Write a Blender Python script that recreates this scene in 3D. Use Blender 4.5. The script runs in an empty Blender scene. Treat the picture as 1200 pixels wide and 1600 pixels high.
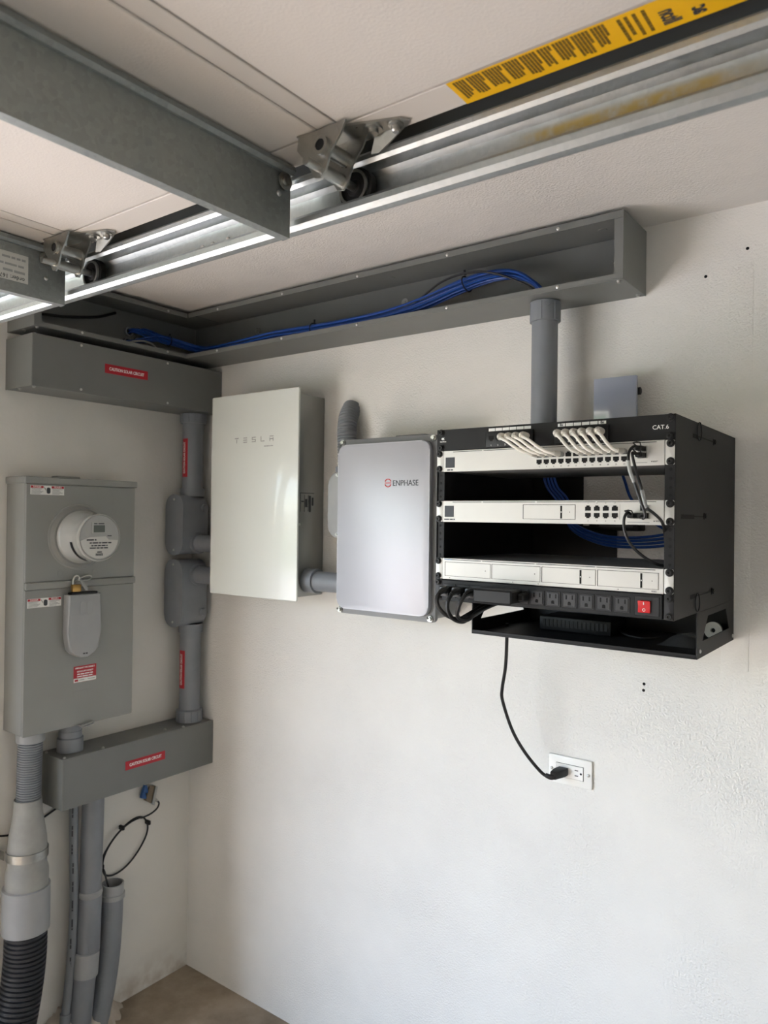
import bpy, bmesh, math, random
from mathutils import Vector, Matrix
random.seed(7)
D = bpy.data
SC = bpy.context.scene
COL = SC.collection
PI = math.pi
V = Vector

# ------------------------------------------------------------------ camera
F_PX, YAW, PITCH, ROLL = 1166.34, 0.6423, 0.0073, 0.0124
cam_d = D.cameras.new('camera')
cam = D.objects.new('camera', cam_d); COL.objects.link(cam)
fw = V((-math.sin(YAW)*math.cos(PITCH), math.cos(YAW)*math.cos(PITCH), math.sin(PITCH)))
rt = V((math.cos(YAW), math.sin(YAW), 0)); up = rt.cross(fw)
r2 = math.cos(ROLL)*rt + math.sin(ROLL)*up
u2 = -math.sin(ROLL)*rt + math.cos(ROLL)*up
M = Matrix((r2, u2, -fw)).transposed().to_4x4()
M.translation = V((2.2078, -1.7778, 1.6461))
cam.matrix_world = M
cam_d.sensor_fit = 'HORIZONTAL'; cam_d.sensor_width = 36.0
cam_d.lens = F_PX*36.0/1200.0
cam_d.clip_start = 0.02
cam_d.dof.use_dof = True
cam_d.dof.focus_distance = 1.5
cam_d.dof.aperture_fstop = 9.0
SC.camera = cam

# ------------------------------------------------------------------ light
SC.view_settings.view_transform = 'Standard'
SC.view_settings.look = 'None'
SC.view_settings.gamma = 1.0
SC.view_settings.use_curve_mapping = False
SC.view_settings.exposure = 2.12
SKY_STRENGTH = 0.8
world = D.worlds.new('sky'); SC.world = world
world.use_nodes = True
wn = world.node_tree.nodes; wl = world.node_tree.links
wn.clear()
sky = wn.new('ShaderNodeTexSky'); sky.sky_type = 'NISHITA'
sky.sun_disc = False
sky.sun_elevation = math.radians(58); sky.sun_rotation = math.radians(-45)
sky.air_density = 1.0; sky.dust_density = 2.5; sky.ozone_density = 1.0
bg = wn.new('ShaderNodeBackground'); bg.inputs[1].default_value = SKY_STRENGTH
wo = wn.new('ShaderNodeOutputWorld')
tint = wn.new('ShaderNodeMix'); tint.data_type = 'RGBA'; tint.blend_type = 'MULTIPLY'
tint.inputs[0].default_value = 1.0; tint.inputs[7].default_value = (1.0, 0.968, 0.955, 1)
wl.new(sky.outputs[0], tint.inputs[6]); wl.new(tint.outputs[2], bg.inputs[0]); wl.new(bg.outputs[0], wo.inputs[0])
sun_d = D.lights.new('sun', 'SUN'); sun_d.energy = 1.9; sun_d.angle = math.radians(0.6)
sun_d.color = (1.0, 0.97, 0.92)
sun = D.objects.new('sun', sun_d); COL.objects.link(sun)
sun.rotation_euler = V((-0.42, 0.40, 0.82)).to_track_quat('Z', 'Y').to_euler()
# sampling portal in the doorway (gives off no light of its own)
po_d = D.lights.new('doorway_portal', 'AREA'); po_d.shape = 'RECTANGLE'
po_d.size = 2.34; po_d.size_y = 2.0
po = D.objects.new('doorway_portal', po_d); COL.objects.link(po)
po.location = (-0.05, -2.23, 1.0)
po.rotation_euler = V((-1, 0, 0)).to_track_quat('Z', 'Y').to_euler()
po_d.cycles.is_portal = True

# ------------------------------------------------------------------ materials
def lin(c):
    def f(v):
        v /= 255.0
        return v/12.92 if v <= 0.04045 else ((v+0.055)/1.055)**2.4
    return (f(c[0]), f(c[1]), f(c[2]), 1.0)

def mat(name, rgb, rough=0.5, metal=0.0, var=0.0, vscale=6.0, bump=0.0, bscale=150.0,
        spec=0.5, coat=0.0, trans=0.0, alpha=1.0, detail=3.0, emit=0.0):
    m = D.materials.new(name); m.use_nodes = True
    n = m.node_tree.nodes; l = m.node_tree.links
    b = n['Principled BSDF']
    c = lin(rgb)
    b.inputs['Base Color'].default_value = c
    b.inputs['Roughness'].default_value = rough
    b.inputs['Metallic'].default_value = metal
    b.inputs['Specular IOR Level'].default_value = spec
    b.inputs['Coat Weight'].default_value = coat
    b.inputs['Transmission Weight'].default_value = trans
    b.inputs['Alpha'].default_value = alpha
    tc = n.new('ShaderNodeTexCoord')
    if var > 0:
        no = n.new('ShaderNodeTexNoise'); no.inputs['Scale'].default_value = vscale
        no.inputs['Detail'].default_value = detail
        l.new(tc.outputs['Object'], no.inputs['Vector'])
        mr = n.new('ShaderNodeMapRange')
        mr.inputs[1].default_value = 0.3; mr.inputs[2].default_value = 0.7
        mr.inputs[3].default_value = 1-var; mr.inputs[4].default_value = 1+var
        l.new(no.outputs['Fac'], mr.inputs[0])
        mx = n.new('ShaderNodeMix'); mx.data_type = 'RGBA'; mx.blend_type = 'MULTIPLY'
        mx.inputs[0].default_value = 1.0; mx.inputs[6].default_value = c
        l.new(mr.outputs[0], mx.inputs[7])
        l.new(mx.outputs[2], b.inputs['Base Color'])
    if bump > 0:
        nb = n.new('ShaderNodeTexNoise'); nb.inputs['Scale'].default_value = bscale
        nb.inputs['Detail'].default_value = 3
        l.new(tc.outputs['Object'], nb.inputs['Vector'])
        bp = n.new('ShaderNodeBump'); bp.inputs['Strength'].default_value = bump
        bp.inputs['Distance'].default_value = 0.002
        l.new(nb.outputs['Fac'], bp.inputs['Height']); l.new(bp.outputs[0], b.inputs['Normal'])
    return m

def stucco(name, rgb, strength, scale, dirt=False):
    m = mat(name, rgb, 0.85, spec=0.25)
    n = m.node_tree.nodes; l = m.node_tree.links; b = n['Principled BSDF']
    tc = n.new('ShaderNodeTexCoord')
    n1 = n.new('ShaderNodeTexNoise'); n1.inputs['Scale'].default_value = scale; n1.inputs['Detail'].default_value = 2.5
    n1.inputs['Roughness'].default_value = 0.55
    n2 = n.new('ShaderNodeTexNoise'); n2.inputs['Scale'].default_value = 3.2; n2.inputs['Detail'].default_value = 2
    n3 = n.new('ShaderNodeTexNoise'); n3.inputs['Scale'].default_value = 9.0; n3.inputs['Detail'].default_value = 4
    for q in (n1, n2, n3): l.new(tc.outputs['Object'], q.inputs['Vector'])
    amp = n.new('ShaderNodeMapRange'); amp.inputs[1].default_value = 0.38; amp.inputs[2].default_value = 0.66
    amp.inputs[3].default_value = 0.25; amp.inputs[4].default_value = 1.0
    l.new(n2.outputs['Fac'], amp.inputs[0])
    mu = n.new('ShaderNodeMath'); mu.operation = 'MULTIPLY'
    l.new(n1.outputs['Fac'], mu.inputs[0]); l.new(amp.outputs[0], mu.inputs[1])
    ad = n.new('ShaderNodeMath'); ad.operation = 'MULTIPLY_ADD'; ad.inputs[1].default_value = 0.9
    l.new(n3.outputs['Fac'], ad.inputs[0]); l.new(mu.outputs[0], ad.inputs[2])
    bp = n.new('ShaderNodeBump'); bp.inputs['Strength'].default_value = strength; bp.inputs['Distance'].default_value = 0.004
    l.new(ad.outputs[0], bp.inputs['Height']); l.new(bp.outputs[0], b.inputs['Normal'])
    # soft blotches of the paint
    mr = n.new('ShaderNodeMapRange'); mr.inputs[1].default_value = 0.3; mr.inputs[2].default_value = 0.7
    mr.inputs[3].default_value = 0.965; mr.inputs[4].default_value = 1.0
    l.new(n3.outputs['Fac'], mr.inputs[0])
    mx = n.new('ShaderNodeMix'); mx.data_type = 'RGBA'; mx.blend_type = 'MULTIPLY'
    mx.inputs[0].default_value = 1.0; mx.inputs[6].default_value = lin(rgb)
    l.new(mr.outputs[0], mx.inputs[7])
    out = mx.outputs[2]
    if dirt:
        sx = n.new('ShaderNodeSeparateXYZ'); l.new(tc.outputs['Object'], sx.inputs[0])
        h = n.new('ShaderNodeMapRange'); h.inputs[1].default_value = 0.0; h.inputs[2].default_value = 0.13
        h.inputs[3].default_value = 0.62; h.inputs[4].default_value = 0.0
        l.new(sx.outputs[2], h.inputs[0])
        n4 = n.new('ShaderNodeTexNoise'); n4.inputs['Scale'].default_value = 14; n4.inputs['Detail'].default_value = 5
        l.new(tc.outputs['Object'], n4.inputs['Vector'])
        th = n.new('ShaderNodeMapRange'); th.inputs[1].default_value = 0.42; th.inputs[2].default_value = 0.68
        l.new(n4.outputs['Fac'], th.inputs[0])
        m2 = n.new('ShaderNodeMath'); m2.operation = 'MULTIPLY'
        l.new(h.outputs[0], m2.inputs[0]); l.new(th.outputs[0], m2.inputs[1])
        mz = n.new('ShaderNodeMix'); mz.data_type = 'RGBA'
        l.new(m2.outputs[0], mz.inputs[0]); l.new(out, mz.inputs[6]); mz.inputs[7].default_value = lin((150, 128, 105))
        out = mz.outputs[2]
    l.new(out, b.inputs['Base Color'])
    return m

def concrete(name, c1, c2):
    m = mat(name, c1, 0.8, spec=0.3)
    n = m.node_tree.nodes; l = m.node_tree.links; b = n['Principled BSDF']
    tc = n.new('ShaderNodeTexCoord')
    n1 = n.new('ShaderNodeTexNoise'); n1.inputs['Scale'].default_value = 5; n1.inputs['Detail'].default_value = 8
    n1.inputs['Roughness'].default_value = 0.65
    n2 = n.new('ShaderNodeTexNoise'); n2.inputs['Scale'].default_value = 60; n2.inputs['Detail'].default_value = 4
    for q in (n1, n2): l.new(tc.outputs['Object'], q.inputs['Vector'])
    r = n.new('ShaderNodeMapRange'); r.inputs[1].default_value = 0.35; r.inputs[2].default_value = 0.65
    l.new(n1.outputs['Fac'], r.inputs[0])
    mx = n.new('ShaderNodeMix'); mx.data_type = 'RGBA'
    mx.inputs[6].default_value = lin(c1); mx.inputs[7].default_value = lin(c2)
    l.new(r.outputs[0], mx.inputs[0]); l.new(mx.outputs[2], b.inputs['Base Color'])
    bp = n.new('ShaderNodeBump'); bp.inputs['Strength'].default_value = 0.25; bp.inputs['Distance'].default_value = 0.003
    l.new(n2.outputs['Fac'], bp.inputs['Height']); l.new(bp.outputs[0], b.inputs['Normal'])
    return m

def galvanised(name, rgb, rough, spangle=0.12):
    m = mat(name, rgb, rough, metal=1.0)
    n = m.node_tree.nodes; l = m.node_tree.links; b = n['Principled BSDF']
    tc = n.new('ShaderNodeTexCoord')
    vo = n.new('ShaderNodeTexVoronoi'); vo.inputs['Scale'].default_value = 160
    no = n.new('ShaderNodeTexNoise'); no.inputs['Scale'].default_value = 22; no.inputs['Detail'].default_value = 4
    for q in (vo, no): l.new(tc.outputs['Object'], q.inputs['Vector'])
    a = n.new('ShaderNodeMath'); a.operation = 'MULTIPLY_ADD'; a.inputs[1].default_value = spangle; a.inputs[2].default_value = rough-0.12
    sp = n.new('ShaderNodeSeparateColor'); l.new(vo.outputs['Color'], sp.inputs[0]); l.new(sp.outputs[0], a.inputs[0])
    a2 = n.new('ShaderNodeMath'); a2.operation = 'MULTIPLY_ADD'; a2.inputs[1].default_value = 0.18
    l.new(no.outputs['Fac'], a2.inputs[0]); l.new(a.outputs[0], a2.inputs[2]); l.new(a2.outputs[0], b.inputs['Roughness'])
    mr = n.new('ShaderNodeMapRange'); mr.inputs[3].default_value = 0.94; mr.inputs[4].default_value = 1.03
    l.new(sp.outputs[1], mr.inputs[0])
    mx = n.new('ShaderNodeMix'); mx.data_type = 'RGBA'; mx.blend_type = 'MULTIPLY'; mx.inputs[0].default_value = 1
    mx.inputs[6].default_value = lin(rgb); l.new(mr.outputs[0], mx.inputs[7]); l.new(mx.outputs[2], b.inputs['Base Color'])
    return m

def stained_track():
    m = galvanised('galvanised_steel_with_grease_stain', (172, 176, 175), 0.42)
    n = m.node_tree.nodes; l = m.node_tree.links; b = n['Principled BSDF']
    tc = n.new('ShaderNodeTexCoord'); sx = n.new('ShaderNodeSeparateXYZ'); l.new(tc.outputs['Object'], sx.inputs[0])
    no = n.new('ShaderNodeTexNoise'); no.inputs['Scale'].default_value = 45; no.inputs['Detail'].default_value = 4
    l.new(tc.outputs['Object'], no.inputs['Vector'])
    def ramp(src, a, c):
        r = n.new('ShaderNodeMapRange'); r.interpolation_type = 'SMOOTHSTEP'
        r.inputs[1].default_value = a; r.inputs[2].default_value = c; l.new(src, r.inputs[0]); return r.outputs[0]
    f = [ramp(sx.outputs[0], -0.52, -0.46), ramp(sx.outputs[0], -0.22, -0.30), ramp(sx.outputs[2], 0.056, 0.046), ramp(sx.outputs[2], 0.020, 0.026), ramp(no.outputs['Fac'], 0.25, 0.60)]
    o = f[0]
    for q in f[1:]:
        mu = n.new('ShaderNodeMath'); mu.operation = 'MULTIPLY'; l.new(o, mu.inputs[0]); l.new(q, mu.inputs[1]); o = mu.outputs[0]
    base = b.inputs['Base Color'].links[0].from_socket
    mx = n.new('ShaderNodeMix'); mx.data_type = 'RGBA'; l.new(o, mx.inputs[0]); l.new(base, mx.inputs[6]); mx.inputs[7].default_value = lin((168, 146, 84))
    l.new(mx.outputs[2], b.inputs['Base Color'])
    im = n.new('ShaderNodeMapRange'); im.inputs[3].default_value = 1.0; im.inputs[4].default_value = 0.35; l.new(o, im.inputs[0]); l.new(im.outputs[0], b.inputs['Metallic'])
    return m

MT = {}
MT['track'] = stained_track()
MT['wall'] = stucco('white_stucco_paint', (226, 224, 218), 1.0, 210)
MT['wall_l'] = stucco('white_plaster_paint', (222, 219, 211), 0.22, 70, dirt=True)
MT['ceil'] = stucco('ceiling_texture_paint', (217, 213, 207), 0.6, 190)
MT['concrete'] = concrete('bare_concrete', (128, 115, 98), (166, 152, 133))
MT['drive'] = concrete('driveway_concrete', (176, 172, 164), (196, 191, 182))
MT['grass'] = mat('lawn', (86, 104, 58), 0.9, var=0.2, vscale=2)
MT['wireway'] = mat('grey_enamel_steel', (110, 112, 109), 0.42, var=0.05, vscale=9, bump=0.03, bscale=400)
MT['meterbox'] = mat('grey_powder_coat', (137, 138, 134), 0.42, var=0.04, vscale=7, bump=0.06, bscale=500)
MT['pvc'] = mat('grey_pvc', (124, 128, 133), 0.4, var=0.05, vscale=20)
MT['pvc_light'] = mat('light_grey_pvc', (152, 154, 154), 0.42, var=0.05, vscale=16)
MT['pvc_dust'] = mat('dusty_grey_pvc', (150, 150, 145), 0.6, var=0.1, vscale=25)
MT['flexgrey'] = mat('grey_flexible_conduit', (120, 124, 128), 0.45)
MT['blackpipe'] = mat('black_polyethylene', (36, 38, 42), 0.45, var=0.25, vscale=30)
MT['galv'] = galvanised('galvanised_steel', (172, 176, 175), 0.42)
MT['galv_dull'] = galvanised('dull_galvanised_steel', (158, 162, 160), 0.56)
MT['zinc'] = galvanised('zinc_plated_steel', (170, 170, 165), 0.32)
MT['screw'] = mat('bright_screw_steel', (200, 200, 196), 0.28, metal=1.0)
MT['doorwhite'] = mat('door_white_paint', (197, 191, 183), 0.6, bump=0.25, bscale=260, spec=0.3)
MT['doorstile'] = mat('door_smooth_white_paint', (197, 191, 183), 0.5, spec=0.3)
MT['glasswhite'] = mat('white_back_painted_glass', (219, 223, 217), 0.25, coat=0.3)
MT['satin'] = mat('satin_grey_aluminium', (150, 151, 147), 0.4, metal=0.75, var=0.05, vscale=8)
MT['satin_cover'] = mat('silver_grey_cover_paint', (180, 182, 188), 0.46, metal=0.3, var=0.02, vscale=6)
MT['base_grey'] = mat('cast_grey_base', (120, 122, 123), 0.45)
MT['black'] = mat('black_powder_coat', (15, 15, 16), 0.55, bump=0.05, bscale=600, spec=0.3)
MT['blackplastic'] = mat('black_plastic', (14, 14, 15), 0.5, spec=0.35)
MT['blackrubber'] = mat('black_cable_jacket', (14, 14, 15), 0.45)
MT['darkgrey'] = mat('dark_grey_plastic', (32, 32, 34), 0.5, spec=0.35)
MT['socketface'] = mat('socket_black_plastic', (38, 38, 40), 0.45)
MT['darksteel'] = mat('dark_painted_steel', (84, 87, 85), 0.6)
MT['mortar'] = concrete('rough_mortar', (170, 158, 142), (200, 192, 180))
MT['hole'] = mat('unlit_cavity', (6, 6, 6), 0.9)
MT['silver'] = mat('silver_white_anodised', (198, 197, 192), 0.42, metal=0.15, var=0.02, vscale=20)
MT['chassis'] = mat('device_chassis_grey', (122, 122, 120), 0.5, metal=0.2)
MT['screen'] = mat('dark_display_glass', (52, 54, 60), 0.4, spec=0.3)
MT['blue'] = mat('blue_network_cable', (21, 68, 146), 0.4)
MT['whitecable'] = mat('white_cable_jacket', (214, 210, 200), 0.45)
MT['clear'] = mat('clear_plug_plastic', (190, 190, 185), 0.15, alpha=0.75)
MT['print'] = mat('dark_print', (52, 54, 58), 0.6)
MT['printgrey'] = mat('grey_print', (150, 152, 150), 0.5)
MT['white'] = mat('white_print', (235, 235, 232), 0.5)
MT['red'] = mat('red_label_vinyl', (170, 26, 40), 0.45)
MT['redlogo'] = mat('red_print', (196, 52, 40), 0.5)
MT['redswitch'] = mat('red_switch_plastic', (190, 22, 30), 0.25, coat=0.3)
MT['labelwhite'] = mat('white_label', (226, 226, 222), 0.5)
MT['labelgrey'] = mat('printed_silver_label', (196, 196, 190), 0.5)
MT['yellow'] = mat('yellow_label_vinyl', (226, 174, 18), 0.5)
MT['brass'] = mat('brass', (178, 142, 84), 0.32, metal=1.0)
MT['meterglass'] = mat('meter_polycarbonate', (172, 173, 168), 0.25, coat=0.3)
MT['meterface'] = mat('meter_faceplate', (162, 163, 160), 0.45)
MT['lcd'] = mat('meter_lcd', (98, 104, 98), 0.2)
MT['outletwhite'] = mat('outlet_white_plastic', (236, 235, 230), 0.3)
MT['panelglass'] = mat('blue_grey_glass_front', (158, 164, 180), 0.12, coat=0.4)
MT['orange'] = mat('brown_splice_body', (112, 98, 78), 0.4)
MT['bluelever'] = mat('blue_lever', (40, 84, 140), 0.4)
MT['labelprint'] = mat('olive_label_print', (104, 80, 14), 0.6)
MT['stain'] = mat('yellow_grease_mark', (170, 150, 84), 0.6)
MT['bag'] = mat('clear_plastic_bag', (210, 212, 214), 0.12, alpha=0.13)

# ------------------------------------------------------------------ mesh helpers
OFF = {}
def spline(pts, n=8):
    P = [V(p) for p in pts]
    if len(P) < 3: return P
    P = [2*P[0]-P[1]] + P + [2*P[-1]-P[-2]]
    out = []
    for i in range(1, len(P)-2):
        for k in range(n):
            t = k/n
            a, b, c, d = P[i-1], P[i], P[i+1], P[i+2]
            out.append(0.5*((2*b)+(c-a)*t+(2*a-5*b+4*c-d)*t*t+(3*b-a-3*c+d)*t**3))
    out.append(P[-2])
    return out

def frame(d):
    d = d.normalized()
    h = V((0, 0, 1)) if abs(d.z) < 0.9 else V((1, 0, 0))
    a = d.cross(h).normalized(); b = d.cross(a).normalized()
    return a, b

class MB:
    def __init__(s): s.bm = bmesh.new()
    def box(s, x0, x1, y0, y1, z0, z1, bev=0.0, seg=1):
        bm = s.bm
        c = [bm.verts.new((x, y, z)) for x in (x0, x1) for y in (y0, y1) for z in (z0, z1)]
        fs = [bm.faces.new([c[i] for i in q]) for q in
              ((0, 1, 3, 2), (4, 6, 7, 5), (0, 4, 5, 1), (2, 3, 7, 6), (0, 2, 6, 4), (1, 5, 7, 3))]
        if bev > 0:
            es = list({e for f in fs for e in f.edges})
            bmesh.ops.bevel(bm, geom=es, offset=bev, segments=seg, affect='EDGES', profile=0.5)
        return s
    def prism(s, poly, vec, bev=0.0):
        bm = s.bm; vec = V(vec)
        a = [bm.verts.new(V(p)) for p in poly]; b = [bm.verts.new(V(p)+vec) for p in poly]
        f = [bm.faces.new(a), bm.faces.new(b[::-1])]
        n = len(a)
        for i in range(n): f.append(bm.faces.new((a[i], b[i], b[(i+1) % n], a[(i+1) % n])))
        if bev > 0:
            es = [e for q in f[:2] for e in q.edges]
            bmesh.ops.bevel(bm, geom=list(set(es)), offset=bev, segments=2, affect='EDGES', profile=0.5)
        return s
    def rings(s, rings, cap=True, closed=True):
        bm = s.bm
        R = [[bm.verts.new(p) for p in r] for r in rings]
        n = len(R[0])
        for i in range(len(R)-1):
            for j in range(n if closed else n-1):
                bm.faces.new((R[i][j], R[i][(j+1) % n], R[i+1][(j+1) % n], R[i+1][j]))
        if cap and closed:
            bm.faces.new(R[0][::-1]); bm.faces.new(R[-1])
        return s
    def cyl(s, p0, p1, r0, r1=None, seg=20, cap=True):
        p0 = V(p0); p1 = V(p1); r1 = r0 if r1 is None else r1
        a, b = frame(p1-p0)
        ring = lambda p, r: [p+a*(r*math.cos(2*PI*k/seg))+b*(r*math.sin(2*PI*k/seg)) for k in range(seg)]
        return s.rings([ring(p0, r0), ring(p1, r1)], cap)
    def lathe(s, o, axis, prof, seg=28, cap=True):
        o = V(o); axis = V(axis).normalized(); a, b = frame(axis)
        rs = []
        for r, h in prof:
            r = max(r, 1e-5)
            rs.append([o+axis*h+a*(r*math.cos(2*PI*k/seg))+b*(r*math.sin(2*PI*k/seg)) for k in range(seg)])
        return s.rings(rs, cap)
    def tube(s, pts, r, seg=8, cap=True):
        P = [V(p) for p in pts]
        rf = r if callable(r) else (lambda t: r)
        t0 = (P[1]-P[0]).normalized(); a, b = frame(t0)
        rs = []; N = len(P)
        for i, p in enumerate(P):
            t = (P[min(i+1, N-1)]-P[max(i-1, 0)]).normalized()
            a = (a - t*a.dot(t)).normalized(); b = t.cross(a)
            rr = rf(i/(N-1))
            rs.append([p+a*(rr*math.cos(2*PI*k/seg))+b*(rr*math.sin(2*PI*k/seg)) for k in range(seg)])
        return s.rings(rs, cap)
    def corr(s, pts, r, pitch, depth, seg=20):
        # ribbed tube along a path
        P = [V(p) for p in pts]
        L = [0]
        for i in range(1, len(P)): L.append(L[-1]+(P[i]-P[i-1]).length)
        tot = L[-1]; n = int(tot/pitch); Q = []; rad = []
        def at(d):
            for i in range(1, len(P)):
                if d <= L[i] + 1e-9:
                    return P[i-1].lerp(P[i], (d-L[i-1])/max(L[i]-L[i-1], 1e-9))
            return P[-1].copy()
        for k in range(n):
            for f, q in ((0.0, -depth), (0.22, 0), (0.72, 0), (0.92, -depth)):
                Q.append(at((k+f)/n*tot)); rad.append(r+q)
        N = len(Q)
        return s.tube(Q, lambda t: rad[min(N-1, int(round(t*(N-1))))], seg)
    def build(s, name, m, parent=None, angle=35, kind=None):
        bmesh.ops.recalc_face_normals(s.bm, faces=s.bm.faces[:])
        me = D.meshes.new(name); s.bm.to_mesh(me); s.bm.free()
        return link_mesh(name, me, m, parent, angle, kind)

def link_mesh(name, me, m, parent=None, angle=35, kind=None):
    if parent is not None: off = OFF[parent.name]
    else:
        xs = [v.co.x for v in me.vertices]; ys = [v.co.y for v in me.vertices]; zs = [v.co.z for v in me.vertices]
        off = V(((min(xs)+max(xs))/2, (min(ys)+max(ys))/2, min(zs)))
        if kind == 'structure': off = V((0, 0, 0))
    me.transform(Matrix.Translation(-off))
    for p in me.polygons: p.use_smooth = True
    me.set_sharp_from_angle(angle=math.radians(angle))
    if m is not None: me.materials.append(MT[m])
    o = D.objects.new(name, me); COL.objects.link(o)
    if parent is not None: o.parent = parent
    else: o.location = off
    OFF[o.name] = off
    if kind: o['kind'] = kind
    return o

def thing(name, loc, label, cat, group=None):
    o = D.objects.new(name, None); COL.objects.link(o)
    o.empty_display_size = 0.05
    o.location = loc; OFF[o.name] = V(loc)
    return tag(o, label, cat, group)
def tag(o, label, cat, group=None):
    o['label'] = label; o['category'] = cat
    if group: o['group'] = group
    return o

PROTO = {}
def place(name, key, p, d, parent, roll=0.0):
    # a child that shares mesh data with its alikes; proto mesh points along +Z
    me = PROTO[key]
    o = D.objects.new(name, me); COL.objects.link(o)
    o.parent = parent
    o.location = V(p)-OFF[parent.name]
    q = V(d).to_track_quat('Z', 'Y')
    o.rotation_mode = 'QUATERNION'
    from mathutils import Quaternion
    o.rotation_quaternion = q @ Quaternion((0, 0, 1), roll)
    OFF[o.name] = OFF[parent.name]
    return o
def proto(key, mb, m, angle=35):
    bmesh.ops.recalc_face_normals(mb.bm, faces=mb.bm.faces[:])
    me = D.meshes.new(key); mb.bm.to_mesh(me); mb.bm.free()
    for p in me.polygons: p.use_smooth = True
    me.set_sharp_from_angle(angle=math.radians(angle))
    me.materials.append(MT[m]); PROTO[key] = me

def text(s, size, m, o, right, upv, parent, name='lettering', align='CENTER', bold=0.0, ext=0.0003, sx=1.0, space=1.0):
    cu = D.curves.new('t', 'FONT'); cu.body = s; cu.size = size; cu.align_x = align; cu.align_y = 'CENTER'
    cu.extrude = ext; cu.offset = bold; cu.resolution_u = 3; cu.space_character = space
    ob = D.objects.new('t', cu); COL.objects.link(ob)
    dg = bpy.context.evaluated_depsgraph_get(); dg.update()
    me = D.meshes.new_from_object(ob.evaluated_get(dg))
    D.objects.remove(ob); D.curves.remove(cu)
    right = V(right).normalized(); upv = V(upv).normalized(); nn = right.cross(upv)
    Mx = Matrix((right*sx, upv, nn)).transposed().to_4x4(); Mx.translation = V(o)
    me.transform(Mx); me.materials.clear()
    return link_mesh(name, me, m, parent, 30)

def scribble(n, size, m, o, right, upv, parent, name='small_print', seed=1, align=0.5):
    # print too small to read in the photograph: a row of word-sized blocks, n letters long
    rg = random.Random(seed); right = V(right).normalized(); upv = V(upv).normalized(); nn = right.cross(upv)
    W = n*size*0.55; x = -W*align; q = MB(); o = V(o)
    while x < W*(1-align):
        w = min(size*0.55*rg.randint(2, 6), W*(1-align)-x+1e-4)
        a = o+right*x-upv*size*0.3
        q.prism([a, a+right*w, a+right*w+upv*size*0.6, a+upv*size*0.6], nn*0.0003); x += w+size*0.35
    return q.build(name, m, parent)

def rounded(cx, cy, w, h, r, n=5):
    out = []
    for sx, sy, a0 in ((1, 1, 0), (-1, 1, 90), (-1, -1, 180), (1, -1, 270)):
        for k in range(n+1):
            a = math.radians(a0+90*k/n)
            out.append((cx+sx*(w/2-r)+r*math.cos(a), cy+sy*(h/2-r)+r*math.sin(a)))
    return out

# prototypes shared by alike pieces
mb = MB(); mb.lathe((0, 0, 0), (0, 0, 1), [(0.0052, 0), (0.0052, 0.0012), (0.0038, 0.0014), (0.0038, 0.0042), (0.003, 0.0048), (0.0, 0.0048)], 10); proto('hexscrew', mb, 'screw')
mb = MB(); mb.lathe((0, 0, 0), (0, 0, 1), [(0.0040, 0), (0.0039, 0.0012), (0.0028, 0.0022), (0.0, 0.0026)], 12); proto('panscrew', mb, 'screw')
mb = MB(); mb.lathe((0, 0, 0), (0, 0, 1), [(0.0070, 0), (0.0070, 0.0016), (0.0052, 0.0018), (0.0052, 0.0040), (0.0044, 0.0048), (0.0022, 0.0048), (0.0016, 0.0030), (0.0, 0.0030)], 16); proto('rackscrew', mb, 'blackplastic')
mb = MB(); mb.lathe((0, 0, 0), (0, 0, 1), [(0.0029, 0), (0.0027, 0.0004), (0, 0.0004)], 10); proto('railhole', mb, 'hole')
mb = MB(); mb.lathe((0, 0, 0), (0, 0, 1), [(0.010, 0), (0.010, 0.0015), (0.006, 0.003), (0.006, 0.008), (0.004, 0.010), (0.0, 0.010)], 14); proto('bolt', mb, 'zinc')
mb = MB(); mb.lathe((0, 0, 0), (0, 0, 1), [(0.0125, 0), (0.0125, 0.002), (0.007, 0.002), (0.007, 0.0065), (0.0, 0.0065)], 14); proto('washerbolt', mb, 'zinc')
mb = MB(); mb.lathe((0, 0, 0), (0, 0, 1), [(0.0036, 0), (0.0033, 0.0005), (0.0024, 0.0005), (0.002, 0.0002), (0.0, 0.0002)], 12); proto('anchorhole', mb, 'hole')

# ------------------------------------------------------------------ room shell
H = 2.3412
RX1, RY1 = 4.0, -4.6
MB().box(-0.2, RX1, RY1, 0.2, -0.15, 0.0).build('floor', 'concrete', kind='structure')
MB().box(-0.2, RX1+0.2, RY1-0.2, 0.2, H, H+0.2).build('ceiling', 'ceil', kind='structure')
wr = MB().box(-0.2, RX1+0.2, 0.0, 0.2, 0, H).build('wall_right', 'wall', kind='structure')
OY0, OY1, OZ = -1.06, -3.40, 2.02
b = MB().box(-0.2, 0, OY0, 0.0, 0, H); b.box(-0.2, 0, RY1, OY1, 0, H); b.box(-0.2, 0, OY1, OY0, OZ, H)
b.build('wall_left', 'wall_l', kind='structure')
MB().box(RX1, RX1+0.2, RY1, 0.0, 0, H).build('wall_rear', 'wall', kind='structure')
MB().box(-0.2, RX1+0.2, RY1-0.2, RY1, 0, H).build('wall_near', 'wall', kind='structure')
MB().box(-9.0, -0.2, -9.0, 2.5, -0.2, -0.02).build('driveway', 'drive', kind='structure')
MB().box(-60, 60, -60, 60, -0.6, -0.22).build('ground', 'grass', kind='structure')
for p in ((1.863, 2.245), (1.777, 2.199), (1.851, 2.159), (1.648, 1.262), (1.647, 1.247), (1.853, 1.71)):
    place('anchor_hole', 'anchorhole', (p[0], -0.0003, p[1]), (0, -1, 0), wr)

MB().prism([(1.815, -0.0002, 1.30), (1.872, -0.0002, 1.32), (1.876, -0.0002, 2.215), (1.828, -0.0002, 2.20)], (0, -0.0007, 0), 0.0003).build('plaster_patch', 'wall', wr)
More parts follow.
